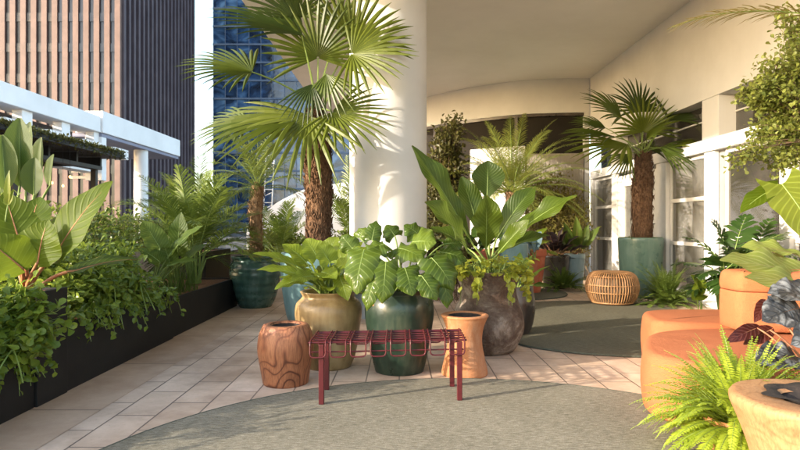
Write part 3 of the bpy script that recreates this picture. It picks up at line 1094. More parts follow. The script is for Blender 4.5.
mb.build('dark_panel', M['brown_glass'], bw)
mb = MB(); sheet(mb, wallcurve(4.37, 4.49, 3), .002, 3.868, 0, .3)
mb.build('end_pier', M['plaster'], bw)
mb = MB(); sheet(mb, wallcurve(-.5, 4.365, 30), 3.80, 3.867, -.02, .06)
mb.build('head_rail', M['dark_pot'], bw)
for x in (.9, 2.78):
    (a, b) = wallcurve(x, x + .07, 2)
    mb = MB(); sheet(mb, [a, b], .002, 3.798, -.03, .07)
    mb.build('mullion', M['dark_pot'], bw)
mb = MB()
pts = wallcurve(1.78, 3.0, 32)
for i in range(len(pts) - 1):
    (xa, ya), (xb, yb) = pts[i], pts[i + 1]
    sheet(mb, [(xa, ya), (xb - .003, yb)], .3, 3.1, .04 + (.008 if i % 2 else 0), .05)
mb.build('siding', M['siding'], bw)
mb = MB()
pts = wallcurve(3.05, 4.35, 26)
for i in range(len(pts) - 1):
    (xa, ya), (xb, yb) = pts[i], pts[i + 1]
    sheet(mb, [(xa, ya), (xb - .004, yb)], .3, 2.9, .02 + (.006 if i % 2 else 0), .05)
mb.build('slatted_panel', M['grey_panel'], bw)

# =================================================================== FAR BUILDINGS
# granite tower
def tower_glass(name, dark, mid):
    m, nt, b = mat(name)
    f = noise(nt, coords(nt, (.25, .25, .10)), 1.0, 3)
    w = nt.nodes.new('ShaderNodeTexWave'); w.bands_direction = 'Z'; w.inputs['Scale'].default_value = .085
    nt.links.new(coords(nt), w.inputs['Vector'])
    r = ramp(nt, [(.2, dark), (.8, mid)])
    nt.links.new(mth(nt, 'ADD', mth(nt, 'MULTIPLY', f, .6), mth(nt, 'MULTIPLY', w.outputs['Fac'], .4)), r.inputs[0])
    nt.links.new(r.outputs[0], b.inputs['Base Color'])
    b.inputs['Roughness'].default_value = .12
    return m
M['tower_glass'] = tower_glass('tower_window_glass', (.012, .012, .016), (.05, .045, .045))
M['granite'] = rough_mat('pink_granite', (.13, .082, .066), (.19, .12, .098), .6, .55, .05, 4)
M['granite_shade'] = rough_mat('shaded_pink_granite', (.075, .055, .062), (.12, .09, .098), .4, .5, .05, 4)  # pink granite darkened: shade of the tower's side face put into the colour
TX, TY = -33.9, 70.0
tw = thing('office_tower', 'tall pink granite office tower with dark vertical window strips', 'building', (TX - 15, TY, 0))
mb = MB(); box(mb, -72, TY + .4, 0, TX - .4, TY + 26, 66)
mb.build('body', M['tower_glass'], tw)
pier0 = win0 = None
for k in range(29):
    x1 = TX - k * 1.27
    mb = MB(); box(mb, x1 - .66, TY - .05, 0, x1, TY + .45, 66)
    for z in range(1, 18): box(mb, x1 - .62, TY - .056, z * 3.7, x1 - .04, TY - .049, z * 3.7 + .03)
    mb.build('pier', M['granite'], tw)
    mb = MB()
    box(mb, x1 - 1.27, TY + .2, 0, x1 - .66, TY + .38, 66)
    for z in range(18): box(mb, x1 - 1.269, TY + .1, z * 3.7, x1 - .661, TY + .25, z * 3.7 + 1.05)
    mb.build('window_strip', M['dark_pot'] if k > 5 else M['tower_glass'], tw)
for k in range(19):
    y0 = TY + .5 + k * 1.32
    mb = MB(); box(mb, TX - .42, y0, 0, TX + .25, y0 + .5, 66)
    mb.build('side_fin', M['granite_shade'], tw)

# blue glass tower
def blue_glass():
    m, nt, b = mat('blue_curtain_wall')
    v = coords(nt, (1, 1, 1))
    tc = nt.nodes.new('ShaderNodeTexCoord')
    sp = nt.nodes.new('ShaderNodeSeparateXYZ')
    nt.links.new(tc.outputs['Object'], sp.inputs[0])
    ix = mth(nt, 'FLOOR', mth(nt, 'DIVIDE', mth(nt, 'ADD', sp.outputs[0], 12.2), 2.3))
    iz = mth(nt, 'FLOOR', mth(nt, 'DIVIDE', mth(nt, 'SUBTRACT', sp.outputs[2], 1.0), 3.5))
    cb = nt.nodes.new('ShaderNodeCombineXYZ')
    nt.links.new(ix, cb.inputs[0]); nt.links.new(iz, cb.inputs[2])
    wnz = nt.nodes.new('ShaderNodeTexWhiteNoise')
    nt.links.new(cb.outputs[0], wnz.inputs['Vector'])
    off = nt.nodes.new('ShaderNodeVectorMath'); off.operation = 'MULTIPLY_ADD'
    nt.links.new(wnz.outputs['Color'], off.inputs[0]); off.inputs[1].default_value = (3, 3, 3)
    nt.links.new(coords(nt, (.20, .2, .34)), off.inputs[2])
    f0 = noise(nt, off.outputs[0], 1.0, 4, .55, 1.2)
    big = noise(nt, coords(nt, (.05, .05, .045)), 1.0, 2)
    f = mth(nt, 'ADD', mth(nt, 'MULTIPLY', f0, .6), mth(nt, 'MULTIPLY', big, .4))
    r = ramp(nt, [(.36, (.006, .010, .020)), (.45, (.014, .032, .075)), (.52, (.035, .085, .19)), (.62, (.12, .24, .42))])  # broken sky reflections painted pane by pane into the base colour
    nt.links.new(f, r.inputs[0])
    nt.links.new(r.outputs[0], b.inputs['Base Color'])
    b.inputs['Roughness'].default_value = .10
    b.inputs['Specular IOR Level'].default_value = .7
    bump(nt, b, noise(nt, coords(nt, (.4, .4, .4)), 1, 2), .15, .3)
    return m
M['blue_glass'] = blue_glass()
M['steel'] = rough_mat('blue_grey_steel', (.08, .12, .19), (.13, .18, .27), 1, .4, 0)
BY = 112.0
bt = thing('glass_tower', 'blue reflective glass tower seen behind the fan palm', 'building', (-24, BY, 0))
mb = MB(); box(mb, -36.2, BY, 0, -6, BY + 22, 84)
mb.build('curtain_wall', M['blue_glass'], bt)
for k in range(24):
    mb = MB(); box(mb, -36.25, BY - .18, 3.5 * k + 1.0, -6, BY - .02, 3.5 * k + 1.35)
    mb.build('floor_band', M['steel'], bt)
for k in range(14):
    mb = MB(); box(mb, -36.2 + k * 2.3, BY - .12, 0, -36.1 + k * 2.3, BY - .01, 84)
    mb.build('mullion', M['steel'], bt)

# white building with the deep parapet
M['purple'] = rough_mat('violet_lit_soffit', (.20, .20, .27), (.25, .25, .31), 1, .7, 0)  # violet light under the soffit put into its colour
wb = thing('concrete_building', 'low white concrete building with deep sloping parapet line and round column', 'building', (-17, 30, 0))
mb = MB(); bbox(mb, -17.2, 13, 6.15, -16, 30.9, 7.0, .03)
mb.build('parapet', M['concrete'], wb)
mb = MB(); box(mb, -17.0, 13, 4.0, -16.2, 30.9, 4.75)
mb.build('floor_edge', M['concrete'], wb)
mb = MB(); box(mb, -21, 13, 4.8, -17.3, 30.5, 6.1)
mb.build('core', M['tower_glass'], wb)
for y in np.arange(16, 31, 2.9):
    mb = MB(); bbox(mb, -16.6, y, 4.752, -16.15, y + .7, 6.148, .02)
    mb.build('pier', M['concrete'], wb)
    mb = MB(); bbox(mb, -16.2, y + .9, 4.9, -15.5, y + 2.5, 5.45, .02)
    mb.build('ledge_box', M['concrete'], wb)
mb = MB(); bbox(mb, -17.4, 30.95, 6.15, -15.9, 41.8, 7.32, .03)
mb.build('end_parapet', M['concrete'], wb)
mb = MB(); box(mb, -21, 31, 5.95, -16.0, 41.7, 6.13)
mb.build('soffit', M['purple'], wb)
mb = MB(); bbox(mb, -16.9, 31.0, 3.6, -16.0, 31.5, 5.94, .02)
for k in range(7): box(mb, -17.7, 31.1, 3.7 + k * .32, -16.9, 31.3, 3.85 + k * .32)
mb.build('louvre_panel', M['concrete'], wb)
mb = MB(); lathe(mb, (-16.5, 36.8, 0), [(.42, 0), (.42, 5.95)], 32)
mb.build('column', M['concrete'], wb, smooth=True)

# pergola with planted roof
pg = thing('pergola', 'dark pergola with mossy planted roof edge and small warm bulbs beneath', 'pergola', (-10, 13, 0))
mb = MB(); box(mb, -14, 8.5, 3.12, -8.0, 16.8, 3.24)
mb.build('roof', M['black'], pg)
mb = MB()
k = 9000
Pn = np.stack([-8.0 - rs.rand(k) ** 2.2 * 1.4 + .05 * rs.randn(k), 8.5 + rs.rand(k) * 8.3, 3.24 + rs.rand(k) * .08 - .12 * (rs.rand(k) < .3)], 1)
add_leaves(mb, Pn, rs.normal(size=(k, 3)) + np.array([.4, 0, .3]), rs.normal(size=(k, 3)) * .6 + np.array([.4, -.2, 1]), .05 + .06 * rs.rand(k), .03 + .03 * rs.rand(k), T4)
mb.build('moss', M['l_moss'], pg)
mb = MB(); box(mb, -8.6, 8.5, 2.74, -8.35, 16.2, 2.84)
mb.build('beam', M['black'], pg)
for y in (9.2, 12.6, 16.0):
    mb = MB(); box(mb, -8.57, y, 0, -8.43, y + .12, 2.74); mb.build('post', M['black'], pg)
for y in np.arange(9, 16.6, 1.2):
    mb = MB(); box(mb, -13.5, y, 2.85, -8.4, y + .08, 3.1); mb.build('rafter', M['black'], pg)
M['bulb'] = emit_mat('warm_bulb', (1, .45, .12), 1.5)
for (px, py) in ((52, 183), (70, 177), (63, 186)):
    p = P(px, py, 14)
    mb = MB(); lathe(mb, p, [(.001, -.035), (.022, -.02), (.03, 0), (.02, .03), (.001, .04)], 12)
    mb.build('bulb', M['bulb'], pg)
    mb = MB(); tube(mb, [p + Vector((0, 0, .041)), (p.x, p.y, 3.11)], .004, 4); mb.build('cord', M['black'], pg)

# pale curved boundary wall in the gap
mb = MB()
pts = [(-4.6, 1.2), (-4.0, 1.62), (-3.7, 1.86), (-3.3, 2.07), (-2.9, 2.25), (-2.3, 2.38), (-1.6, 2.48), (-.9, 2.52), (-.4, 2.54)]
pts = spline_prof(pts, 4)
vs_, fs = [], []
for (x, z) in pts:
    vs_ += [(x, 17.3, 0), (x, 17.3, z), (x, 17.6, 0), (x, 17.6, z)]
for i in range(len(pts) - 1):
    a, b = 4 * i, 4 * i + 4
    fs += [(a, b, b + 1, a + 1), (a + 2, a + 3, b + 3, b + 2), (a + 1, b + 1, b + 3, a + 3)]
fs += [(0, 1, 3, 2)]
mb.add(vs_, fs)
tag(mb.build('boundary_wall', M['shade_wall'], loc=(-2.5, 17.4, 0)), 'white wall, tinted blue-grey as shade, with rising curved top beyond the palms', 'wall')
# lattice mast
ms = thing('lattice_mast', 'thin white lattice mast in front of the blue glass tower', 'mast', (-7.2, 31, 0))
mb = MB()
for dx in (-.22, .22): tube(mb, [(-7.2 + dx, 31, 0), (-6.95 + dx, 31, 5.2)], .035, 5)
mb.build('rails', M['white_frame'], ms)
mb = MB()
for k in range(14):
    z = .3 + k * .35; a = -7.2 + z / 5.2 * .25
    tube(mb, [(a - .22, 31, z), (a + .22, 31, z + (.2 if k % 2 else 0))], .02, 4)
mb.build('rungs', M['white_frame'], ms)

# =================================================================== RUGS
def rug(name, label, outline, m, z0=.004, h=.014):
    t = thing(name, label, 'rug', (float(outline[:, 0].mean()), float(outline[:, 1].mean()), z0))
    mb = MB(); pillow(mb, outline, z0, z0 + h, .006, 0, rb=.002); mb.build('pile', m, t)
    mb = MB()
    o = outline
    tube(mb, [(x, y, z0 + .008) for x, y in o] + [(o[0][0], o[0][1], z0 + .008)], .009, 6, cap=False); mb.build('binding', M['rug_edge'], t)
    return t
ang = np.linspace(0, 2 * math.pi, 120, endpoint=False)
rug('round_rug', 'large round sage green woven rug under the red bench in the foreground', np.stack([.42 + 2.12 * np.cos(ang), 2.33 + 2.12 * np.sin(ang)], 1), M['rug'])
rug('oval_rug', 'olive woven rug with rounded outline in front of the rattan pouf', closed_spline([(2.4, 5.2), (3.3, 5.25), (3.9, 6.0), (4.0, 7.2), (3.75, 8.5), (3.1, 8.95), (2.2, 8.92), (1.5, 8.2), (1.05, 7.1), (1.02, 6.3), (1.18, 5.78), (1.43, 5.5), (1.84, 5.29)], 10), M['rug2'])
rug('small_rug', 'small round dark olive rug farthest back beside the red terracotta pot', np.stack([1.95 + .95 * np.cos(ang), 10.15 + .95 * np.sin(ang)], 1), M['rug2'])

# =================================================================== BLACK PLANTERS
def planter(label, x0, y0, x1, y1, h, soil=True):
    t = thing('planter_box', label, 'planter', ((x0 + x1) / 2, (y0 + y1) / 2, 0), 'black planter boxes along the left side')
    w = .035
    mb = MB()
    bbox(mb, x1 - w, y0, 0, x1, y1, h, .004); bbox(mb, x0, y0, 0, x0 + w, y1, h, .004)
    bbox(mb, x0 + w + .001, y0, .0, x1 - w - .001, y0 + w, h - .002, .004); bbox(mb, x0 + w + .001, y1 - w, .0, x1 - w - .001, y1, h - .002, .004)
    mb.build('walls', M['black'], t)
    mb = MB()
    nx, ny = 10, 24
    vs_ = [(x0 + w + .002 + (x1 - x0 - 2 * w - .004) * i / nx, y0 + w + .002 + (y1 - y0 - 2 * w - .004) * j / ny, h - .035 + .02 * rnd.random()) for j in range(ny + 1) for i in range(nx + 1)]
    mb.add(vs_, [(j * (nx + 1) + i, j * (nx + 1) + i + 1, (j + 1) * (nx + 1) + i + 1, (j + 1) * (nx + 1) + i) for j in range(ny) for i in range(nx)])
    mb.build('mulch', M['bark_mulch'], t)
    return t
planter('low black planter box nearest the camera at the left edge', -3.9, 1.4, -2.4, 3.79, .33)
planter('tall narrow black planter box holding the reddish-stemmed large-leaved plant', -3.4, 3.80, -2.385, 4.145, .755)
planter('black planter box of middle height under the trailing glossy shrub', -4.1, 4.155, -2.40, 6.12, .49)
planter('lower long black planter box leading to the teal glazed pot', -4.1, 6.13, -2.42, 8.6, .42)
planter('tall black planter box standing behind the long low one near the teal pot', -4.2, 8.62, -2.9, 9.9, .80)
planter('far black planter box across the open end behind the palms', -4.0, 13.2, -1.0, 14.3, .6)

# =================================================================== LEFT PLANTS
# trailing shrub at the near left
def trailing_shrub(label, base, blobs, vines, L, W, lm, per, vn=14, vL=.05, **kw):
    t = thing('trailing_shrub', label, 'shrub', base)
    a, b = MB(), MB()
    shrub_geo(a, b, base, blobs, L, W, per=per, tmpl=TOB, **kw)
    for v in vines:
        vine_geo(a, b, *v, L=vL, n=vn)
    a.build('foliage', lm, t); b.build('stems', M['green_stem'], t)
    return t
vines = [((-2.45 + rnd.uniform(-.05, .03), rnd.uniform(2.9, 3.75), .36), (rnd.uniform(.05, .16), rnd.uniform(-.08, .08), .04), rnd.uniform(.05, .28)) for _ in range(26)]
trailing_shrub('bright green trailing shrub spilling over the low planter at left edge', (-2.75, 3.3, .30),
    [((-2.58, 3.30, .66), (.26, .36, .22), 90), ((-2.34, 3.62, .62), (.22, .14, .26), 120), ((-2.8, 2.7, .5), (.3, .5, .2), 30)], vines, .070, .042, M['l_shrub'], 16, spread_base=.2, droop=.2, jit=.03)
vines = [((-2.45 + rnd.uniform(-.08, .02), rnd.uniform(4.2, 6.0), .51), (rnd.uniform(.06, .2), rnd.uniform(-.1, .1), .05), rnd.uniform(.05, .30)) for _ in range(40)]
trailing_shrub('dense glossy shrub trailing over the front of the middle planter', (-3.1, 5.0, .45),
    [((-2.85, 4.75, .80), (.42, .50, .30), 110), ((-2.75, 5.5, .78), (.38, .50, .26), 100), ((-2.5, 4.7, .62), (.17, .42, .18), 60), ((-2.45, 5.35, .60), (.16, .45, .18), 60)], vines, .072, .036, M['l_shrub'], 19, spread_base=.35, droop=.2, jit=.035)

# large reddish-stemmed philodendron in the tall planter
t = thing('large_leaf_plant', 'large philodendron with broad yellow-green leaves on reddish stalks in the tall planter', 'plant', (-2.56, 3.97, .73))
r0 = Vector((-2.56, 3.97, .73))
Yp = 3.95
for (bx, by, dy, tx, ty, ty_d, W, up, tone) in [
    (56, 254, -.05, 112, 186, .0, .31, (-.35, -.95, .2), .55),
    (38, 262, -.1, 49, 222, -.08, .34, (.0, -.9, .35), .75),
    (22, 248, -.05, 6, 196, .05, .30, (.3, -.8, .4), .45),
    (22, 268, -.15, -14, 240, -.25, .34, (.1, -.75, .55), .85),
    (75, 271, .0, 138, 262, .25, .24, (.0, -.25, 1), .2),
    (30, 240, .25, 40, 200, .45, .30, (.0, -.7, .5), .3),
    (12, 262, .2, -30, 205, .35, .34, (.3, -.6, .6), .5)]:
    big_leaf(t, M['l_big'], M['red_stem'], r0 + Vector((rnd.uniform(-.05, .05), rnd.uniform(-.05, .05), 0)), P(bx, by, Yp + dy), P(tx, ty, Yp + ty_d), W, o_ovate, up, .45, .16, .035, .12, tone, freq=2.2, stem_r=.013)
# small upright bright leaf shoot
t = thing('young_shoot', 'single pale yellow-green young shoot rising left of the large philodendron', 'plant', (-2.75, 3.9, .73))
for (tx, ty, w) in ((10, 172, .05), (14, 190, .05), (6, 196, .045)):
    big_leaf(t, M['l_yellow'], M['green_stem'], (-2.72, 3.9, .73), P(8, 205, 3.9), P(tx, ty, 3.9), w, o_ovate, (0, -1, .2), .3, .3, .02, 0, .9, 10, 3, stem_r=.005)

# hedge behind
shrub('hedge_shrub', 'broad dark green hedge bush behind the trailing shrubs at far left', 'shrub', (-4.2, 5.2, 0),
      [((-3.9, 4.7, 1.05), (.55, .7, .42), 90), ((-3.75, 5.6, 1.08), (.45, .6, .36), 80), ((-4.5, 5.6, 1.2), (.5, .8, .42), 70)], .085, .045, M['l_hedge'], per=24, spread_base=.45, jit=.06)
shrub('hedge_shrub', 'dark green hedge bush in front of the pergola right of the paddle-leaved plant', 'shrub', (-4.3, 7.2, 0),
      [((-3.8, 6.9, 1.02), (.5, .7, .45), 100), ((-4.2, 7.8, 1.18), (.6, .7, .42), 80), ((-3.3, 6.6, .85), (.3, .5, .3), 50)], .075, .04, M['l_hedge'], per=24, spread_base=.45, jit=.06)
shrub('hedge_shrub', 'mid green bush below the round column of the white building', 'shrub', (-4.2, 9.6, 0),
      [((-4.4, 9.4, 1.1), (.7, .7, .45), 90), ((-3.8, 10.2, 1.0), (.6, .6, .4), 60)], .08, .04, M['l_hedge'], per=22, spread_base=.5, jit=.06)
# strelitzia / paddle leaves upper left
t = thing('paddle_leaf_plant', 'tall plant with upright broad paddle leaves below the pergola roof', 'plant', (-4.25, 6.4, .4))
for (bx, by, tx, ty, W, dy, up) in ((20, 186, 20, 122, .34, 0, (.25, -1, .1)), (6, 190, 2, 138, .30, -.1, (.5, -1, .1)), (40, 184, 42, 140, .26, .1, (-.4, -1, .1)), (26, 190, 31, 126, .30, .25, (-.3, -1, .1)),
                                   (50, 186, 54, 156, .20, .2, (-.6, -1, .1)), (-10, 190, -14, 130, .34, .1, (.1, -1, 0)), (34, 195, 35, 160, .26, -.15, (.1, -1, .2)), (2, 195, -4, 150, .3, .3, (0, -1, 0))):
    big_leaf(t, M['l_strel'], M['green_stem'], (-4.25 + rnd.uniform(-.1, .1), 6.4 + rnd.uniform(-.1, .1), .4), P(bx, by, 6.4 + dy), P(tx, ty, 6.4 + dy), W, o_paddle, up, .12, .42, .01, 0, None, 14, 3, stem_r=.016)

# lobed plant + grass in the third planter
t = thing('lobed_leaf_plant', 'green plant with broad upright leaves behind the trailing shrub beside the areca palm', 'plant', (-2.85, 6.5, .4))
for (bx, by, tx, ty, W, dy, up, tn) in ((160, 248, 143, 222, .34, 0, (.3, -.8, .5), .9), (172, 252, 203, 228, .30, .05, (-.2, -.5, .9), .5), (178, 255, 182, 214, .34, .25, (0, -1, .2), .2),
                                    (168, 266, 196, 262, .28, -.1, (0, -.3, 1), .2), (160, 262, 140, 250, .3, -.1, (.1, -.5, .9), .3), (170, 262, 160, 232, .3, .1, (.2, -.9, .3), .4), (184, 262, 206, 246, .26, .1, (0, -.5, .9), .3)):
    big_leaf(t, M['l_cala'], M['green_stem'], (-2.8, 6.5, .4), P(bx, by, 6.45 + dy), P(tx, ty, 6.45 + dy), W * .78, o_heart, up, .5, .15, .04, .15, tn, 14, 3, stem_r=.009)
t = thing('grass_tuft', 'upright tuft of narrow grassy stems in the long low planter', 'grass', (-2.62, 6.75, .4))
mb = MB()
for _ in range(150):
    b0 = Vector((-2.62 + rnd.uniform(-.14, .14), 6.75 + rnd.uniform(-.4, .4), .4))
    e = b0 + Vector((rnd.uniform(-.1, .12), rnd.uniform(-.1, .1), rnd.uniform(.2, .42)))
    tube(mb, bez(b0, (b0 + e) / 2 + Vector((0, 0, .06)), e, 5), [.004, .004, .0035, .0025, .001], 3, 0, rnd.random(), cap=False)
mb.build('blades', M['l_fern2'], t)

def areca(name, label, base, n, L, lm, el=(30, 85), ll=.30, lw=.026, hubz=.25, droop=1.0, nl=30, group=None, azs=None, cat='palm', stemh=.3, hang=.35):
    t = thing(name, label, cat, base, group)
    for i in range(n):
        az = R(azs[i % len(azs)] + rnd.uniform(-12, 12)) if azs else R(i * 137.5 + rnd.uniform(-10, 10))
        e = R(el[0] + (el[1] - el[0]) * ((i + .5) / n))
        d = Vector((math.cos(az) * math.cos(e), math.sin(az) * math.cos(e), math.sin(e)))
        mb = MB()
        b0 = Vector(base) + Vector((rnd.uniform(-.08, .08), rnd.uniform(-.08, .08), 0))
        hub = b0 + Vector((d.x * .12, d.y * .12, stemh * rnd.uniform(.8, 1.3)))
        tube(mb, bez(b0, (b0 + hub) / 2, hub, 4), [.014, .012, .011, .009], 5, 1)
        frond_geo(mb, hub, d, L * rnd.uniform(.8, 1.15), droop * rnd.uniform(.7, 1.3), nl, ll, lw, 48, 18, 0, 1, None, None, .18, hang, .008)
        mb.build('frond', [lm, M['green_stem']], t)
    return t
areca('areca_palm', 'bushy areca palm with drooping fronds beside the teal glazed pot', (-2.75, 7.75, .42), 30, 1.05, M['l_areca'], (15, 85), .30, .020, nl=34, droop=1.2, stemh=.4)
areca('areca_palm', 'full areca palm with arching fronds behind the lower areca next to the slender palm', (-3.15, 8.8, .5), 26, 1.15, M['l_areca'], (20, 80), .32, .020, nl=34, droop=1.2, stemh=.45)
areca('areca_palm', 'loose areca palm with long wispy fronds below the white parapet', (-3.3, 8.4, .45), 14, .95, M['l_areca'], (5, 62), .30, .018, droop=1.2, nl=32, stemh=.35)
areca('areca_palm', 'low areca palm filling the gap between the slender palm and the fan palm', (-2.3, 11.2, .3), 20, 1.15, M['l_areca'], (20, 80), .30, .022, droop=1.1, nl=28)
areca('areca_palm', 'areca palm with arching fronds between the fan palm trunk and the column', (-.95, 12.0, .3), 16, 1.5, M['l_areca'], (40, 85), .32, .024, droop=1.0, nl=28, stemh=.6)
areca('areca_palm', 'tall wispy palm with fine fronds against the bright strip of sky', (-3.9, 10.6, .5), 11, 1.35, M['l_areca'], (25, 70), .34, .015, droop=1.1, nl=34, stemh=.6)
shrub('hedge_shrub', 'leafy bush between the slender palm and the fan palm trunk', 'shrub', (-2.2, 12.6, 0),
      [((-2.7, 12.3, .95), (.6, .5, .5), 80), ((-1.7, 12.5, .75), (.6, .5, .45), 80)], .09, .05, M['l_hedge'], per=22, spread_base=.4, jit=.06)
shrub('hedge_shrub', 'dark bush under the arching fronds just left of the column', 'shrub', (-.9, 11.2, 0),
      [((-.9, 11.2, .8), (.4, .4, .55), 90)], .08, .045, M['l_hedge'], per=22, spread_base=.3, jit=.06)

# =================================================================== MIDDLE POTS AND PLANTS
# teal pot + slender palm
tc_ = (-2.13, 8.52, 0)
pot('glazed_pot', 'round teal green glazed pot at the end of the black planters', 'pot', tc_, [(.23, 0), (.29, .12), (.345, .32), (.375, .50), (.36, .62), (.325, .68), (.35, .735)], M['teal_pot'], .68, .31)
t = thing('date_palm', 'slender feather palm with thin rough trunk in the teal pot', 'palm', (-2.13, 8.52, .68))
top = P(258, 186, 8.5)
mb = MB()
fibre_trunk(mb, [(-2.13, 8.52, .66), (-2.11, 8.5, 1.0), (-2.13, 8.5, 1.4), top], [.10, .085, .10, .09], 420, .07)
mb.build('trunk', M['trunk2'], t)
for i in range(26):
    az = R(i * 137.5)
    e = R(8 + 75 * ((i + .5) / 26))
    d = Vector((math.cos(az) * math.cos(e), math.sin(az) * math.cos(e), math.sin(e)))
    mb = MB()
    frond_geo(mb, top + Vector((d.x * .05, d.y * .05, -.06 + .1 * math.sin(e))), d, rnd.uniform(.85, 1.15), 1.3, 34, .20, .012, 48, 12, 0, 1, None, None, .12, .5, .007)
    mb.build('frond', [M['l_feather'], M['green_stem']], t)

# blue pot + fan palm
bc = (-1.01, 7.15, 0)
pot('glazed_pot', 'wide pale blue-green glazed pot under the large fan palm', 'pot', bc, [(.34, 0), (.39, .1), (.44, .4), (.465, .7), (.45, .86)], M['blue_pot'], .80, .42)
fp = thing('fan_palm', 'large fan palm with thick hairy trunk in front of the white column', 'palm', (-1.01, 7.15, .78))
mb = MB()
tp = [(-1.02, 7.15, .76), (-1.01, 7.15, 1.0), (-1.0, 7.14, 1.3), (-1.0, 7.13, 1.65), (-1.02, 7.12, 2.0), (-1.03, 7.12, 2.35), (-1.04, 7.12, 2.62)]
fibre_trunk(mb, tp, [.132, .138, .15, .160, .163, .14, .085], 2600, .075)
mb.build('trunk', M['trunk'], fp)
T = Vector((-1.04, 7.12, 2.58))
Y0 = 7.1
for (hx, hy, hd, d, nrm, Rr, sp, m) in [
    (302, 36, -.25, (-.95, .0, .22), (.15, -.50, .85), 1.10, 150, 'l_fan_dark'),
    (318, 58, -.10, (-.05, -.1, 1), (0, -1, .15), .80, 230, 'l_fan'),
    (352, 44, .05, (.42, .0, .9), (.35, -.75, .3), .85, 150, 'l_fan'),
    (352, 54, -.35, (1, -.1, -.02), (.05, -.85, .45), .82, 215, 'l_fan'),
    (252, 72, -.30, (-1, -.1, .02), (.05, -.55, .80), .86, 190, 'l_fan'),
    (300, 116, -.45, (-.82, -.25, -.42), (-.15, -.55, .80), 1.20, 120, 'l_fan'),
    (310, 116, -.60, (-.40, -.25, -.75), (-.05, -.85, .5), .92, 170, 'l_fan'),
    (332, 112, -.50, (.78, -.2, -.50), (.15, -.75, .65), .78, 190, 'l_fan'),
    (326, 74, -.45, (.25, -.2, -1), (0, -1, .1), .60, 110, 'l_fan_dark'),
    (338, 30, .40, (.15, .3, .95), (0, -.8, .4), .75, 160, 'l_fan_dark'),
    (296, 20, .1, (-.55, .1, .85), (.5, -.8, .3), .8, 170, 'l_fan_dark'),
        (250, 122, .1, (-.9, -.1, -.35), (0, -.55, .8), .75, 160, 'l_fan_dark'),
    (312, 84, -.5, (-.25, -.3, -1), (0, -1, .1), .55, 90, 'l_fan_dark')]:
    fan_leaf(fp, M[m], M['green_stem'], T + Vector((rnd.uniform(-.05, .05), rnd.uniform(-.05, .05), rnd.uniform(-.1, .12))), P(hx, hy, Y0 + hd), d, nrm, Rr * .97, sp, 27, .05 + .10 * rnd.random())

# ochre jar + lime philodendron
oc = (-.61, 4.93, 0)
pot('ochre_jar', 'ochre brown glazed jar with rounded shoulders behind the figured wood stump', 'pot', oc, [(.19, 0), (.235, .12), (.27, .34), (.285, .46), (.272, .535), (.235, .575), (.222, .60), (.24, .635)], M['bronze_pot'], .575, .20)
t = thing('lime_philodendron', 'yellow-green philodendron with long leaves growing from the ochre jar', 'plant', (-.61, 4.93, .58))
r0 = Vector((-.61, 4.93, .58))
Yp = 4.93
for (bx, by, dy, tx, ty, td, W, up, tn) in [
    (296, 266, -.1, 254, 256, -.15, .16, (0, -.35, 1), .75), (298, 274, -.25, 258, 272, -.3, .15, (0, -.4, 1), .8), (306, 262, 0, 283, 246, .1, .20, (.2, -.5, .9), .9),
    (318, 258, .05, 306, 240, .1, .22, (.1, -.8, .5), .9), (330, 262, -.2, 318, 246, -.2, .2, (0, -.7, .7), .7), (338, 264, -.1, 362, 244, 0, .20, (-.3, -.7, .6), .7),
    (335, 270, -.25, 352, 262, -.3, .18, (-.1, -.6, .8), .5), (312, 276, -.3, 292, 282, -.4, .17, (0, -.6, .8), .4), (340, 276, -.3, 348, 300, -.38, .15, (0, -1, .3), .35),
    (322, 272, -.3, 336, 280, -.45, .17, (0, -.6, .8), .6), (305, 268, .15, 272, 262, .2, .2, (0, -.3, 1), .5), (345, 262, .15, 372, 250, .2, .2, (0, -.5, 1), .4),
    (300, 280, -.25, 276, 290, -.3, .14, (0, -.5, .9), .3), (326, 256, .2, 338, 238, .25, .2, (0, -.8, .5), .8)]:
    big_leaf(t, M['l_lime'], M['green_stem'], r0 + Vector((rnd.uniform(-.07, .07), rnd.uniform(-.07, .07), 0)), P(bx, by, Yp + dy), P(tx, ty, Yp + td), W, o_heart, up, .55, .18, .05, .16, tn, 14, 4, 2.5, stem_r=.008)

rosette(t, M['l_lime'], M['green_stem'], (-.61, 4.95, .58), 14, .1, .24, .15, (12, 75), o_heart, .2, .7, .18, .06, .18)

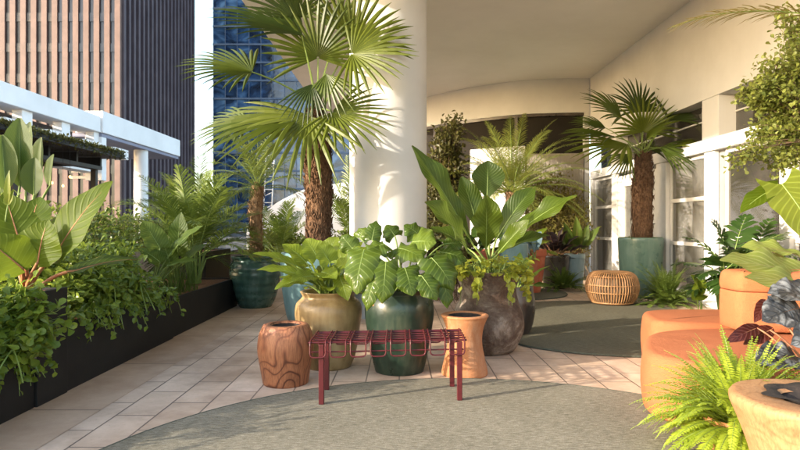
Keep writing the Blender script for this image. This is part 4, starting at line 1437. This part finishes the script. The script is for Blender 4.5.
# dark green pot + heart leaf
gc = (-.005, 4.78, 0)
pot('dark_green_pot', 'dark green streaked glazed jar with a bare terracotta patch behind the red bench', 'pot', gc, [(.20, 0), (.225, .10), (.262, .30), (.285, .46), (.28, .56), (.255, .625), (.25, .645), (.268, .675)], M['green_pot'], .62, .23)
t = thing('heart_leaf_plant', 'glossy heart-leaved philodendron spilling from the dark green jar', 'plant', (-.005, 4.78, .62))
r0 = Vector((-.005, 4.78, .62)); Yp = 4.78
for (bx, by, dy, tx, ty, td, W, up, tn) in [
    (364, 250, -.3, 358, 294, -.42, .30, (-.25, -1, .35), .6), (386, 262, -.35, 382, 303, -.45, .25, (.1, -1, .3), .55), (405, 268, -.35, 412, 296, -.45, .25, (.15, -1, .4), .2),
    (432, 258, -.3, 452, 290, -.36, .29, (.3, -.9, .5), .25), (412, 242, -.05, 436, 244, -.15, .34, (.1, -.9, .55), .95), (384, 244, -.15, 366, 256, -.2, .24, (-.2, -.6, .8), .5),
    (372, 240, .0, 376, 222, .1, .15, (.1, -.9, .3), .2), (420, 236, .1, 404, 226, .12, .22, (0, -.7, .7), .2), (398, 248, -.1, 424, 262, -.25, .26, (.1, -.7, .7), .7),
    (440, 252, -.1, 466, 262, -.1, .24, (.2, -.7, .8), .1), (352, 248, -.05, 342, 236, 0, .18, (-.3, -.8, .5), .5), (360, 238, .1, 366, 228, .15, .17, (-.2, -.7, .7), .8),
    (440, 270, -.3, 446, 308, -.4, .20, (.4, -.9, .3), .15), (376, 275, -.4, 368, 310, -.45, .17, (-.3, -1, .2), .6), (422, 276, -.4, 436, 300, -.45, .2, (.2, -1, .3), .2), (444, 244, .15, 462, 246, .2, .2, (0, -.6, .8), .1), (395, 236, .2, 386, 226, .25, .2, (0, -.7, .7), .2)]:
    big_leaf(t, M['l_heart'], M['green_stem'], r0 + Vector((rnd.uniform(-.08, .08), rnd.uniform(-.06, .06), 0)), P(bx, by, Yp + dy), P(tx, ty, Yp + td), W, o_heart, up, .8, .22, .075, .22, tn, 16, 5, 2.6, stem_r=.008, curl=.45)

# stone urn + giant anthurium + pothos
uc = (.84, 5.50, 0)
pot('stone_urn', 'large weathered brown stone urn with swollen belly and flared rim', 'urn', uc, [(.21, 0), (.27, .06), (.325, .20), (.335, .30), (.305, .41), (.268, .51), (.265, .60), (.295, .69), (.325, .765)], M['urn'], .71, .27, jit=.055, seed=4)
t = thing('bird_nest_plant', 'giant anthurium with long upright wavy leaves in the weathered urn', 'plant', (.84, 5.5, .71))
r0 = Vector((.84, 5.5, .71)); Yp = 5.5
for (bx, by, dy, tx, ty, td, W, up, tn, bend, wv) in [
    (474, 246, -.05, 414, 152, -.2, .26, (.4, -.8, .5), .35, .25, .12), (468, 252, -.15, 424, 206, -.5, .30, (.3, -.7, .7), .6, .6, .10), (487, 200, .15, 488, 163, .15, .34, (.05, -1, .05), .05, .1, .02),
    (486, 250, -.25, 486, 198, -.45, .28, (.1, -1, .2), .75, .2, .09), (500, 248, -.2, 574, 200, -.3, .22, (-.15, -.6, .8), .8, .5, .15), (496, 256, -.3, 528, 222, -.5, .18, (-.4, -.8, .4), .85, .3, .09),
    (496, 240, .1, 534, 190, .15, .24, (-.3, -.8, .5), .2, .6, .05), (480, 236, .2, 462, 180, .3, .26, (.2, -.9, .3), .15, .3, .04), (500, 252, .1, 548, 238, .3, .2, (0, -.4, 1), .3, .5, .05),
    (470, 250, .2, 432, 230, .4, .24, (.2, -.5, .9), .2, .5, .05)]:
    big_leaf(t, M['l_nest'], M['green_stem'], r0 + Vector((rnd.uniform(-.06, .06), rnd.uniform(-.06, .06), 0)), P(bx, by, Yp + dy), P(tx, ty, Yp + td), W, o_lance, up, bend, .3, wv, 0, tn, 22, 4, 2.5, stem_r=.012)
t = thing('pothos', 'lime green trailing pothos around the rim of the weathered urn', 'plant', (.84, 5.4, .72))
a, b = MB(), MB()
for k in range(230):
    az = rnd.uniform(0, 6.283)
    r_ = rnd.uniform(.12, .34)
    c = Vector((.84 + r_ * math.cos(az), 5.5 + r_ * math.sin(az), .74))
    e = c + Vector((math.cos(az) * .08, math.sin(az) * .08 - .02, rnd.uniform(.02, .16)))
    tube(b, [c, e], .003, 3, cap=False)
    l = rnd.uniform(.05, .09)
    add_leaves(a, [e[:]], [(math.cos(az) + rnd.uniform(-.8, .8), math.sin(az) + rnd.uniform(-.8, .4), -.15)], [(rnd.uniform(-.4, .4), -.35, 1)], np.array([l]), np.array([l * .7]), T6)
for k in range(15):
    az = rnd.uniform(math.pi * 1.0, math.pi * 2.05)
    vine_geo(a, b, (.84 + .31 * math.cos(az), 5.5 + .31 * math.sin(az), .76), (math.cos(az) * .06, math.sin(az) * .06, .02), rnd.choice([.08, .12, .2, .3, .38, .45]), L=.06, n=12)
a.build('foliage', M['l_pothos'], t); b.build('stems', M['green_stem'], t)

# dark pot behind the urn
pot('dark_pot', 'small dark brown glazed pot half hidden behind the weathered urn', 'pot', (1.27, 6.35, 0), [(.14, 0), (.19, .14), (.215, .32), (.195, .46), (.185, .53)], M['dark_pot'], .48, .16)
t = thing('leafy_plant', 'small plant with drooping ovate leaves in the dark brown pot', 'plant', (1.27, 6.35, .48))
rosette(t, M['l_cala'], M['green_stem'], (1.27, 6.35, .48), 12, .1, .24, .14, (15, 75), o_ovate, .18, .7, .15, .03, .1)

# figured wood stump
sc_ = (-.872, 4.40, 0)
t = thing('wood_stump', 'barrel-shaped stump stool of figured reddish wood at the left end of the bench', 'stool', sc_)
mb = MB()
pr = spline_prof([(.168, 0), (.178, .03), (.202, .16), (.212, .27), (.20, .37), (.176, .43)], 6) + [(.168, .443), (.158, .448), (.118, .448), (.108, .435)]
lathe(mb, sc_, [(.001, 0)] + pr, 64, 0, .06, 3.5, 7)
mb.build('body', M['stump'], t, smooth=True)
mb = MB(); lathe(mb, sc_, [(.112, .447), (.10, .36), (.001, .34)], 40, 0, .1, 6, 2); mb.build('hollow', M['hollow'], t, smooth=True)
# terracotta hourglass stool
hc = (.522, 4.66, 0)
t = thing('terracotta_stool', 'waisted orange terracotta stool with open top at the right end of the bench', 'stool', hc)
mb = MB()
pr = spline_prof([(.182, 0), (.184, .03), (.160, .14), (.140, .25), (.148, .36), (.178, .445), (.192, .468)], 6) + [(.190, .478), (.18, .482), (.145, .48), (.135, .47)]
lathe(mb, hc, [(.001, 0)] + pr, 64, 0, .02, 4, 1)
mb.build('body', M['terra'], t, smooth=True)
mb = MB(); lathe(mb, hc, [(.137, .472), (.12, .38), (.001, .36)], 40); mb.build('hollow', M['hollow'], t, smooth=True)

# red wire bench
bx = thing('wire_bench', 'low dark red metal bench with open wire grid seat and four straight legs', 'bench', (-.08, 4.0, .018))
TZ = .425
def bpt(u, v, z):       # u along the bench, v front to back, slightly turned
    a = Vector((-.605, 3.80, 0)); e = Vector((1.055, .10, 0)); f = Vector((.0, .37, 0))
    p = a + e * u + f * v
    return Vector((p.x, p.y, z))
legs = [(.082, .02), (.955, .02), (.075, .93), (.935, .93)]
for (u, v) in legs:
    p = bpt(u, v, 0)
    mb = MB(); bbox(mb, p.x - .017, p.y - .017, .018, p.x + .017, p.y + .017, TZ - .012, .003)
    mb.build('leg', M['red_metal'], bx)
for v in (.0, .22, .44, .66, .88, 1.0):
    mb = MB(); tube(mb, [bpt(0, v, TZ), bpt(1, v, TZ)], .0065, 8); mb.build('long_rod', M['red_metal'], bx)
for v in (.0, 1.0):
    mb = MB(); tube(mb, [bpt(.02, v, TZ - .062), bpt(.98, v, TZ - .062)], .005, 6); mb.build('lower_rod', M['red_metal'], bx)
nl_ = 8
for k in range(nl_):
    u0, u1 = (k + .12) / nl_, (k + .88) / nl_
    zt = TZ + .011
    pts = []
    def corner(path, q, a, b, r=.03):
        for t_ in (0, .33, .67, 1):
            pass
    raw = [bpt(u0, 1.0, zt - .10), bpt(u0, 1.04, zt), bpt(u0, -.04, zt), bpt(u0, -.06, zt - .105), bpt(u1, -.06, zt - .105), bpt(u1, -.04, zt), bpt(u1, 1.04, zt), bpt(u1, 1.0, zt - .10), bpt(u0, 1.0, zt - .10)]
    out = [raw[0]]
    for i in range(1, len(raw) - 1):
        a, q, b_ = raw[i - 1], raw[i], raw[i + 1]
        r_ = min(.028, (a - q).length * .4, (b_ - q).length * .4)
        out += bez(q + (a - q).normalized() * r_, q, q + (b_ - q).normalized() * r_, 5)
    out.append(raw[-1])
    mb = MB(); tube(mb, out, .0052, 7); mb.build('wire_loop', M['red_metal'], bx)

# =================================================================== BACK OF THE TERRACE
# tall mixed bush behind column
shrub('tall_bush', 'tall narrow dark bush with small brownish leaves just right of the column', 'shrub', (.95, 12.2, 0),
      [((.95, 12.2, 2.6), (.42, .4, .85), 120), ((.9, 12.1, 1.5), (.45, .4, .8), 120), ((1.1, 12.2, 3.3), (.22, .25, .35), 30)], .10, .05, M['l_dark'], per=26, spread_base=.12, jit=.07, t0=.5)
shrub('low_bush', 'low dark leafy bush between the column and the giant anthurium', 'shrub', (.75, 9.2, 0),
      [((.75, 9.2, .75), (.45, .4, .4), 90)], .11, .06, M['l_dark'], per=22, spread_base=.2, jit=.06)
# feathery date palm
pot('clay_pot', 'dark pot at the foot of the feathery pale palm by the back wall', 'pot', (2.3, 12.4, 0), [(.25, 0), (.32, .3), (.36, .55)], M['dark_pot'], .5, .31)
t = thing('date_palm', 'feathery pale green palm with arching fine fronds against the back wall', 'palm', (2.3, 12.4, .5))
top = P(512, 192, 12.3)
mb = MB(); fibre_trunk(mb, [(2.3, 12.4, .48), (2.34, 12.35, 1.1), top], [.12, .11, .12], 400, .09); mb.build('trunk', M['trunk2'], t)
for i in range(58):
    az = R(i * 137.5)
    e = R(0 + 74 * ((i + .5) / 58))
    d = Vector((math.cos(az) * math.cos(e), math.sin(az) * math.cos(e), math.sin(e)))
    mb = MB()
    frond_geo(mb, top + Vector((d.x * .06, d.y * .06, 0)), d, rnd.uniform(1.4, 1.95), 1.1, 74, .28, .010, 48, 15, 0, 1, None, None, .14, .4, .012)
    mb.build('frond', [M['l_date'], M['green_stem']], t)
# sunny yellowish bush
shrub('sunny_bush', 'yellowish fine-leaved bush in front of the slatted dark panel at the back', 'shrub', (3.5, 12.9, 0),
      [((3.3, 12.9, 1.75), (.75, .35, .75), 150), ((3.9, 12.9, 1.5), (.35, .3, .75), 70), ((3.7, 12.6, 1.0), (.6, .3, .5), 70)], .085, .028, M['l_bamboo'], per=30, spread_base=.3, jit=.08, t0=.35)
# terracotta pots at back
pot('red_clay_pot', 'red terracotta pot on the edge of the small dark rug', 'pot', (2.28, 10.25, 0), [(.20, 0), (.25, .3), (.29, .62), (.31, .66), (.31, .76)], M['terra_red'], .70, .26)
t = thing('trailing_plant', 'pale yellowish-leaved plant spilling over the red terracotta pot', 'plant', (2.28, 10.25, .7))
rosette(t, M['l_lime'], M['green_stem'], (2.28, 10.25, .7), 9, .1, .42, .2, (10, 60), o_lance, .15, .9, .15, .04, 0)
pot('red_clay_pot', 'wide red terracotta pot half hidden behind the giant anthurium', 'pot', (1.28, 9.6, 0), [(.26, 0), (.34, .35), (.37, .66), (.39, .70), (.39, .78)], M['terra_red'], .72, .33)
t = thing('trailing_plant', 'dark leafy plant filling the wide red terracotta pot', 'plant', (1.28, 9.6, .72))
rosette(t, M['l_split'], M['green_stem'], (1.28, 9.6, .72), 14, .1, .36, .2, (15, 75), o_heart, .25, .7, .15, .03, .15)
# white orchids
t = thing('white_orchid', 'white flowering orchid between the anthurium leaves', 'orchid', P(512, 240, 8.8))
mb = MB(); q = P(512, 240, 8.8)
for k in range(5):
    e = P(504 + k * 3.2, 214 + (k % 3) * 5, 8.8)
    tube(mb, bez((q.x, q.y, .9), (q.x, q.y, 1.2), e, 7), .005, 4)
mb.build('stems', M['green_stem'], t)
mb = MB()
for k in range(34):
    e = P(503 + rnd.random() * 15, 211 + rnd.random() * 20, 8.8 + rnd.uniform(-.1, .1))
    for j in range(5):
        a_ = j * 1.257
        add_leaves(mb, [e[:]], [(math.cos(a_), -.2, math.sin(a_))], [(0, -1, .2)], np.array([.04]), np.array([.035]), T6)
mb.build('flowers', M['petal'], t)
pot('grey_pot', 'blue-grey glazed pot carrying the white orchid', 'pot', (1.75, 8.9, 0), [(.16, 0), (.2, .4), (.22, .86), (.21, .92)], M['blue_pot'], .88, .18)
# dark purple plant and blue-leaved plant with its pot
pot('slate_pot', 'dark slate pot under the purple-black plant', 'pot', (2.95, 11.0, 0), [(.2, 0), (.26, .35), (.28, .62)], M['dark_pot'], .56, .24)
t = thing('purple_black_plant', 'purple-black leaved plant beside the ribbed grey pot', 'plant', (2.95, 11.0, .56))
rosette(t, M['l_black'], M['dark_stem'], (2.95, 11.0, .56), 22, .1, .34, .2, (5, 80), o_ovate, .28, .7, .2, .06, .1)
t = thing('blue_leaf_plant', 'plant with pale blue-grey leaves between orchid and purple-black plant', 'plant', (2.3, 9.8, .6))
for (bx_, by, tx, ty, w) in ((533, 246, 541, 232, .22), (530, 250, 522, 240, .2), (536, 250, 532, 238, .16), (505, 242, 500, 232, .3), (508, 246, 516, 236, .24)):
    big_leaf(t, M['l_blue'], M['green_stem'], (2.3, 9.85, .6), P(bx_, by, 9.9), P(tx, ty, 9.8), w, o_heart, (0, -.8, .6), .4, .12, .02, .15, None, 12, 3, stem_r=.008)
fern('fern', 'green fern spreading at the foot of the purple-black plant', (2.98, 10.55, .05), 60, .55, M['l_fern2'], .08, .018, (15, 75))
# ribbed grey pot + paddle plant
pot('ribbed_pot', 'slim grey-blue ribbed pot left of the rattan pouf', 'pot', (3.37, 11.15, 0), [(.14, 0), (.155, .1), (.18, .4), (.20, .64)], M['grey_pot'], .58, .17)
t = thing('paddle_plant', 'plant with upright paddle leaves in the slim grey-blue pot', 'plant', (3.37, 11.15, .58))
for (bx_, by, tx, ty, w, up) in ((570, 248, 564, 224, .22, (.2, -1, .2)), (577, 246, 576, 218, .2, (0, -1, .2)), (582, 249, 599, 228, .2, (-.4, -.8, .5)), (574, 250, 570, 234, .22, (.1, -1, .3)), (580, 248, 588, 226, .2, (-.2, -1, .2)), (570, 250, 556, 238, .18, (.3, -.6, .7))):
    big_leaf(t, M['l_cala'], M['dark_stem'], (3.37, 11.15, .58), P(bx_, by, 11.1), P(tx, ty, 11.05), w, o_ovate, up, .3, .3, .02, 0, None, 12, 3, stem_r=.009)

# jade pot + right-hand fan palm
jc = (4.03, 9.68, 0)
pot('jade_pot', 'large jade green glazed planter holding the fan palm by the glass wall', 'pot', jc, [(.27, 0), (.30, .15), (.335, .5), (.355, .85), (.358, .96), (.35, .99)], M['jade_pot'], .93, .32)
mb = MB()
k = 500
Pn = np.stack([jc[0] + rs.uniform(-.27, .27, k), jc[1] + rs.uniform(-.27, .27, k), np.full(k, .95)], 1)
add_leaves(mb, Pn, rs.normal(size=(k, 3)) * .5 + np.array([0, 0, .6]), rs.normal(size=(k, 3)), .04 + .03 * rs.rand(k), .02 + .01 * rs.rand(k), T4)
tag(mb.build('ground_cover', M['l_fern2'], loc=(jc[0], jc[1], .94)), 'low green ground cover around the palm trunk in the jade planter', 'ground cover', kind='stuff')
fq = thing('fan_palm', 'smaller fan palm with brown shaggy trunk in the jade planter by the glass wall', 'palm', (4.05, 9.7, .93))
mb = MB()
fibre_trunk(mb, [(4.05, 9.7, .9), (4.07, 9.7, 1.2), (4.06, 9.7, 1.6), (4.08, 9.7, 2.0), (4.09, 9.7, 2.4)], [.15, .155, .16, .155, .11], 1500, .075)
mb.build('trunk', M['trunk'], fq)
T = Vector((4.08, 9.7, 2.38)); Y0 = 9.7
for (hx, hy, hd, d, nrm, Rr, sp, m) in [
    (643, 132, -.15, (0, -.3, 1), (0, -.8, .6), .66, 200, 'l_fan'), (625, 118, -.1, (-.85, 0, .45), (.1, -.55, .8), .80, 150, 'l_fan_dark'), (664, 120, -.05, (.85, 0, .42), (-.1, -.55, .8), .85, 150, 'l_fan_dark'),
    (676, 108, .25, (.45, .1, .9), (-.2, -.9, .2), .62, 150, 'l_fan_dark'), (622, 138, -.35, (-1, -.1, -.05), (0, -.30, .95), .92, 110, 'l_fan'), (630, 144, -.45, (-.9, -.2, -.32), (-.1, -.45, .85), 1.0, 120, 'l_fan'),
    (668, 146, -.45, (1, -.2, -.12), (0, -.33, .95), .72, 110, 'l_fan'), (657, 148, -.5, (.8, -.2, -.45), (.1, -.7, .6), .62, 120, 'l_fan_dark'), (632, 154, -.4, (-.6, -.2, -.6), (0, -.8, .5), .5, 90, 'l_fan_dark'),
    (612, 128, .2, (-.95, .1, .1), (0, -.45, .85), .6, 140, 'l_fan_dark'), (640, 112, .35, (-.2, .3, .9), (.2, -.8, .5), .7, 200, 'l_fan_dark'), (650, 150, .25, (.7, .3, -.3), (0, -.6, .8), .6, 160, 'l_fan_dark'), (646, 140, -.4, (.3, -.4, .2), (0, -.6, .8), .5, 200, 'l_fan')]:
    fan_leaf(fq, M[m], M['green_stem'], T + Vector((rnd.uniform(-.04, .04), rnd.uniform(-.04, .04), rnd.uniform(-.1, .08))), P(643 + (hx - 643) * 1.2, hy, Y0 + hd), d, nrm, Rr * 1.05, sp, 27, .06 + .12 * rnd.random(), stem_r=.009)

# rattan pouf
pc = (3.20, 8.72, .018)
t = thing('rattan_pouf', 'round woven rattan pouf beside the jade planter', 'pouf', pc)
prof = spline_prof([(.27, .0), (.33, .06), (.375, .18), (.38, .27), (.345, .40), (.27, .462), (.16, .47), (.05, .462)], 4)
nr = 58
for part in range(1):
    mb = MB()
    for k in range(nr):
        a_ = 6.283 * k / nr
        tube(mb, [(pc[0] + r * math.cos(a_), pc[1] + r * math.sin(a_), pc[2] + z + .008) for r, z in prof], .0085, 6)
    mb.build('canes', M['rattan'], t, smooth=True)
for (r, z, w) in ((.30, .03, .014), (.372, .18, .009), (.378, .29, .009), (.33, .415, .010), (.25, .468, .010), (.12, .472, .010), (.05, .47, .012)):
    mb = MB(); tube(mb, [(pc[0] + r * math.cos(a_), pc[1] + r * math.sin(a_), pc[2] + z) for a_ in np.linspace(0, 6.2832, 48)], w, 8)
    mb.build('hoop', M['rattan'], t, smooth=True)
mb = MB(); lathe(mb, pc, [(.22, .01), (.29, .1), (.31, .24), (.27, .38), (.16, .43), (.01, .44)], 32); mb.build('inner_basket', M['wood_stem'], t, smooth=True)
fern('fern', 'large green fern on the floor right of the rattan pouf', (3.98, 8.62, .02), 90, .68, M['l_fern2'], .085, .02, (12, 80))

# =================================================================== ORANGE SOFA AND RIGHT FOREGROUND
sf = thing('orange_sofa', 'low orange upholstered sofa of rounded modules with a block backrest', 'sofa', (2.4, 4.3, .0))
def rounded(poly, it=4, q=.22): return chaikin(poly, it, q)
mb = MB(); pillow(mb, rounded([(1.50, 3.62), (1.66, 3.35), (2.15, 3.22), (3.5, 3.35), (3.5, 4.47), (1.92, 4.50)]), .02, .405, .055, .014); mb.build('seat', M['orange'], sf, smooth=True)
mb = MB(); pillow(mb, rounded([(2.02, 4.56), (3.55, 4.50), (3.55, 5.36), (2.20, 5.36)], 4, .16), .02, .425, .055, .012); mb.build('seat', M['orange'], sf, smooth=True)
bk = rounded([(2.46, 4.14), (3.9, 4.02), (3.9, 4.52), (2.46, 4.54)], 4, .14)
mb = MB(); pillow(mb, bk, .43, .712, .006, .004, rb=.01); 
pillow(mb, bk * np.array([1, 1]) + np.array([.005, .005]), .7155, .862, .05, .006, rb=.006); mb.build('backrest', M['orange'], sf, smooth=True)

# foreground fern in terracotta pot
pot('terracotta_pot', 'terracotta pot under the bright fern in the right foreground', 'pot', (1.74, 2.95, .018), [(.13, 0), (.15, .08), (.172, .17), (.18, .20)], M['terra'], .16, .15)
fern('fern', 'bright lime green fern in the right foreground in front of the orange sofa', (1.74, 2.95, .18), 360, .46, M['l_fern'], .050, .014, (0, 80))

# wooden stump table at the right edge
kc = (1.735, 2.40, .018)
t = thing('stump_table', 'flared honey-coloured wood stump table with dark hollow at the right edge', 'table', kc)
mb = MB()
pr = spline_prof([(.21, 0), (.225, .10), (.25, .22), (.285, .34), (.315, .42), (.318, .448)], 6) + [(.308, .462), (.285, .466), (.15, .460), (.13, .452)]
lathe(mb, kc, [(.001, 0)] + pr, 72, 0, .05, 3, 9)
mb.build('body', M['stump2'], t, smooth=True)
mb = MB()
for k in range(1):
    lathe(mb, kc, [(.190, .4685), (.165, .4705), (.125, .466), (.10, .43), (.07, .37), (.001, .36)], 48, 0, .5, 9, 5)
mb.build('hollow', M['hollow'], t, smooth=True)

# silver-black leaved plant by the sofa
pot('black_pot', 'dark pot holding the silver-black leaved plant at right edge', 'pot', (2.2, 2.98, .018), [(.13, 0), (.16, .2), (.17, .30)], M['dark_pot'], .27, .14)
t = thing('silver_leaf_plant', 'plant with crinkled silver-black leaves and maroon new leaves before the sofa back', 'plant', (2.2, 2.98, .29))
r0 = Vector((2.2, 2.98, .29)); Yp = 3.1
for (bx_, by, dy, tx, ty, td, W, up, m) in [
    (800, 308, .1, 762, 322, .0, .25, (-.1, -.8, .6), 'l_silver'), (818, 300, .15, 768, 296, .1, .24, (-.1, -.6, .8), 'l_silver'), (796, 356, -.1, 756, 366, -.15, .20, (-.1, -.6, .9), 'l_silver'), (822, 335, -.1, 790, 345, -.2, .22, (-.1, -.9, .4), 'l_silver'),
    (834, 320, 0, 846, 296, 0, .25, (.1, -.8, .6), 'l_silver'), (765, 302, .15, 754, 322, .1, .075, (-.2, -.9, .3), 'l_maroon'), (757, 328, .1, 726, 343, .05, .085, (0, -.8, .6), 'l_maroon'), (770, 330, .1, 744, 344, .1, .09, (.1, -.9, .5), 'l_maroon'), (812, 330, 0, 808, 352, -.1, .12, (0, -.9, .4), 'l_maroon')]:
    big_leaf(t, M[m], M['dark_stem'], r0 + Vector((rnd.uniform(-.04, .04), rnd.uniform(-.04, .04), 0)), P(bx_, by, Yp + dy), P(tx, ty, Yp + td), W, o_heart if m == 'l_silver' else o_ovate, up, .6, .15, .07 if m == 'l_silver' else .03, .15, None, 16, 4, 3.5, stem_r=.006)

# split-leaf philodendron behind sofa
def split_leaf(parent, root, base, tip, W, lm, up=(0, -.3, 1)):
    mb = MB()
    root, base, tip = Vector(root), Vector(base), Vector(tip)
    tube(mb, bez(root, root * .4 + base * .6 + Vector((0, 0, .12)), base, 8), .009, 5, 1)
    d = (tip - base)
    L = d.length
    frond_geo(mb, base, d + Vector((0, 0, .25 * L)), L * 1.1, .7, 10, W / 2 * 1.2, W * .115, 58, 8, 0, 1, None, None, .04, .35, .006, lambda u: (1 - u) ** .4 * min(1, .75 + u), 12, 5)
    mb.build('leaf', [lm, M['green_stem']], parent)
t = thing('split_leaf_plant', 'dark green split-leaf philodendron behind the orange sofa', 'plant', (3.55, 6.3, .02))
for (bx_, by, dy, tx, ty, td, W) in [(722, 262, 0, 690, 238, .1, .5), (735, 250, .1, 745, 218, .2, .5), (745, 256, -.1, 782, 236, -.1, .5), (722, 270, -.2, 700, 276, -.3, .45), (738, 262, -.2, 752, 250, -.5, .5), (760, 262, .1, 792, 250, .2, .5), (712, 268, .1, 676, 264, .2, .42),
                                     (730, 258, .2, 716, 224, .3, .5), (752, 262, .3, 768, 222, .4, .5), (716, 280, -.1, 694, 292, -.2, .42), (730, 272, -.3, 722, 290, -.5, .45)] + [(725 + rnd.uniform(-8, 40), 262 + rnd.uniform(-10, 22), rnd.uniform(-.3, .4), 735 + rnd.uniform(-45, 60), 252 + rnd.uniform(-24, 36), rnd.uniform(-.5, .5), rnd.uniform(.36, .5)) for _ in range(16)]:
    split_leaf(t, (3.5, 6.3, .05), P(bx_, by, 6.3 + dy), P(tx, ty, 6.3 + td), W, M['l_split'])
t = thing('pale_leaf_plant', 'small plant with pale green rounded leaves between fern and sofa', 'plant', (3.3, 6.2, .02))
for (bx_, by, tx, ty, w) in ((700, 290, 690, 276, .16), (697, 292, 706, 280, .14), (702, 294, 692, 300, .15)):
    big_leaf(t, M['l_lime'], M['green_stem'], (3.2, 6.15, .03), P(bx_, by, 6.1), P(tx, ty, 6.0), w, o_heart, (0, -.7, .7), .4, .12, .04, .15, None, 12, 3, stem_r=.006)

# tall plant with wavy long leaves right behind the backrest
t = thing('wavy_leaf_plant', 'plant with long wavy pale leaves arching over the sofa back', 'plant', (3.15, 4.85, .0))
r0 = Vector((3.25, 4.85, .44)); Yp = 4.3
for (bx_, by, dy, tx, ty, td, W, up, bd) in [(835, 286, .2, 724, 264, -.15, .27, (.1, -.75, .7), .35), (850, 296, .1, 748, 280, -.3, .22, (.1, -.8, .6), .3), (815, 262, .4, 744, 250, .3, .2, (0, -.5, .9), .5), (790, 262, .4, 752, 246, .6, .16, (.1, -.5, .9), .5)]:
    big_leaf(t, M['l_wavy'], M['dark_stem'], r0, P(bx_, by, Yp + dy), P(tx, ty, Yp + td), W, o_lance, up, bd, .2, .11, 0, None, 26, 4, 3.2, stem_r=.010)
# yellow green elephant ear leaves
t = thing('elephant_ear_plant', 'plant with very large sunlit yellow-green leaves at right edge', 'plant', (3.75, 4.95, .0))
r0 = Vector((3.75, 4.95, .3)); Yp = 4.9
for (bx_, by, dy, tx, ty, td, W, up, tn) in [(782, 184, .0, 818, 246, -.25, .42, (-.2, -.85, .5), .9), (780, 186, .1, 742, 214, -.05, .22, (-.6, -.6, .6), .25), (826, 186, .1, 870, 214, 0, .4, (.2, -.8, .6), .7), (822, 176, .3, 806, 150, .4, .35, (0, -.9, .4), .6)]:
    big_leaf(t, M['l_yellow'] if tn > .5 else M['l_big'], M['green_stem'], r0, P(bx_, by, Yp + dy), P(tx, ty, Yp + td), W, o_heart, up, .5, .12, .04, .2, tn, 16, 4, 2.4, stem_r=.012)

# sunlit flowering tree at top right
t = thing('sunny_tree', 'small sunlit tree with yellowish clustered leaves against the wall at top right', 'tree', (4.05, 5.3, 0))
a, b = MB(), MB()
tube(b, [(4.05, 5.3, 0), (4.0, 5.3, .9), (3.98, 5.32, 1.7), (3.95, 5.3, 2.4)], [.045, .04, .035, .02], 8)
for (px, py, Y, rad, ns) in [(790, 20, 5.3, (.20, .25, .16), 26), (800, 50, 5.3, (.22, .25, .2), 26), (778, 62, 5.2, (.20, .2, .10), 20), (770, 92, 5.25, (.30, .25, .16), 50), (795, 95, 5.3, (.3, .3, .22), 50), (752, 90, 5.2, (.14, .15, .12), 22), (785, 125, 5.3, (.28, .3, .2), 44), (765, 135, 5.2, (.2, .2, .12), 22), (800, 150, 5.3, (.25, .3, .15), 26), (830, 80, 5.4, (.3, .3, .6), 50), (735, 160, 5.0, (.12, .12, .06), 8), (776, 162, 5.1, (.16, .15, .10), 14)]:
    shrub_geo(a, b, (3.96, 5.3, 1.9), [(P(px, py, Y)[:], rad, ns)], .044, .029, per=32, tmpl=TOB, spread_base=.05, jit=.035, t0=.62, stem_r=.005)
a.build('foliage', M['l_gold'], t); b.build('trunk', M['wood_stem'], t)
# palm frond at top right
t = thing('feather_palm', 'palm whose browning frond reaches in at the top right corner', 'palm', (4.0, 4.7, 0))
mb = MB(); fibre_trunk(mb, [(4.0, 4.7, 0), (4.0, 4.68, 1.3), (3.98, 4.65, 2.7)], [.12, .11, .09], 300, .07); mb.build('trunk', M['trunk2'], t)
M['l_brown'] = leaf_mat('browning_frond_leaf', (.085, .10, .022), (.19, .15, .045), .5, .35)
for (az, e, L) in ((172, 22, 1.75), (250, 30, 1.2), (300, 40, 1.3), (20, 40, 1.2), (80, 50, 1.2), (125, 55, 1.2), (210, 66, 1.3), (340, 70, 1.3)):
    d = Vector((math.cos(R(az)) * math.cos(R(e)), math.sin(R(az)) * math.cos(R(e)), math.sin(R(e))))
    mb = MB(); frond_geo(mb, (3.98, 4.65, 2.72), d, L, .75, 46, .30, .016, 34, 8, 0, 1, None, None, .2, .35, .010)
    mb.build('frond', [M['l_brown'] if az == 172 else M['l_feather'], M['green_stem']], t)
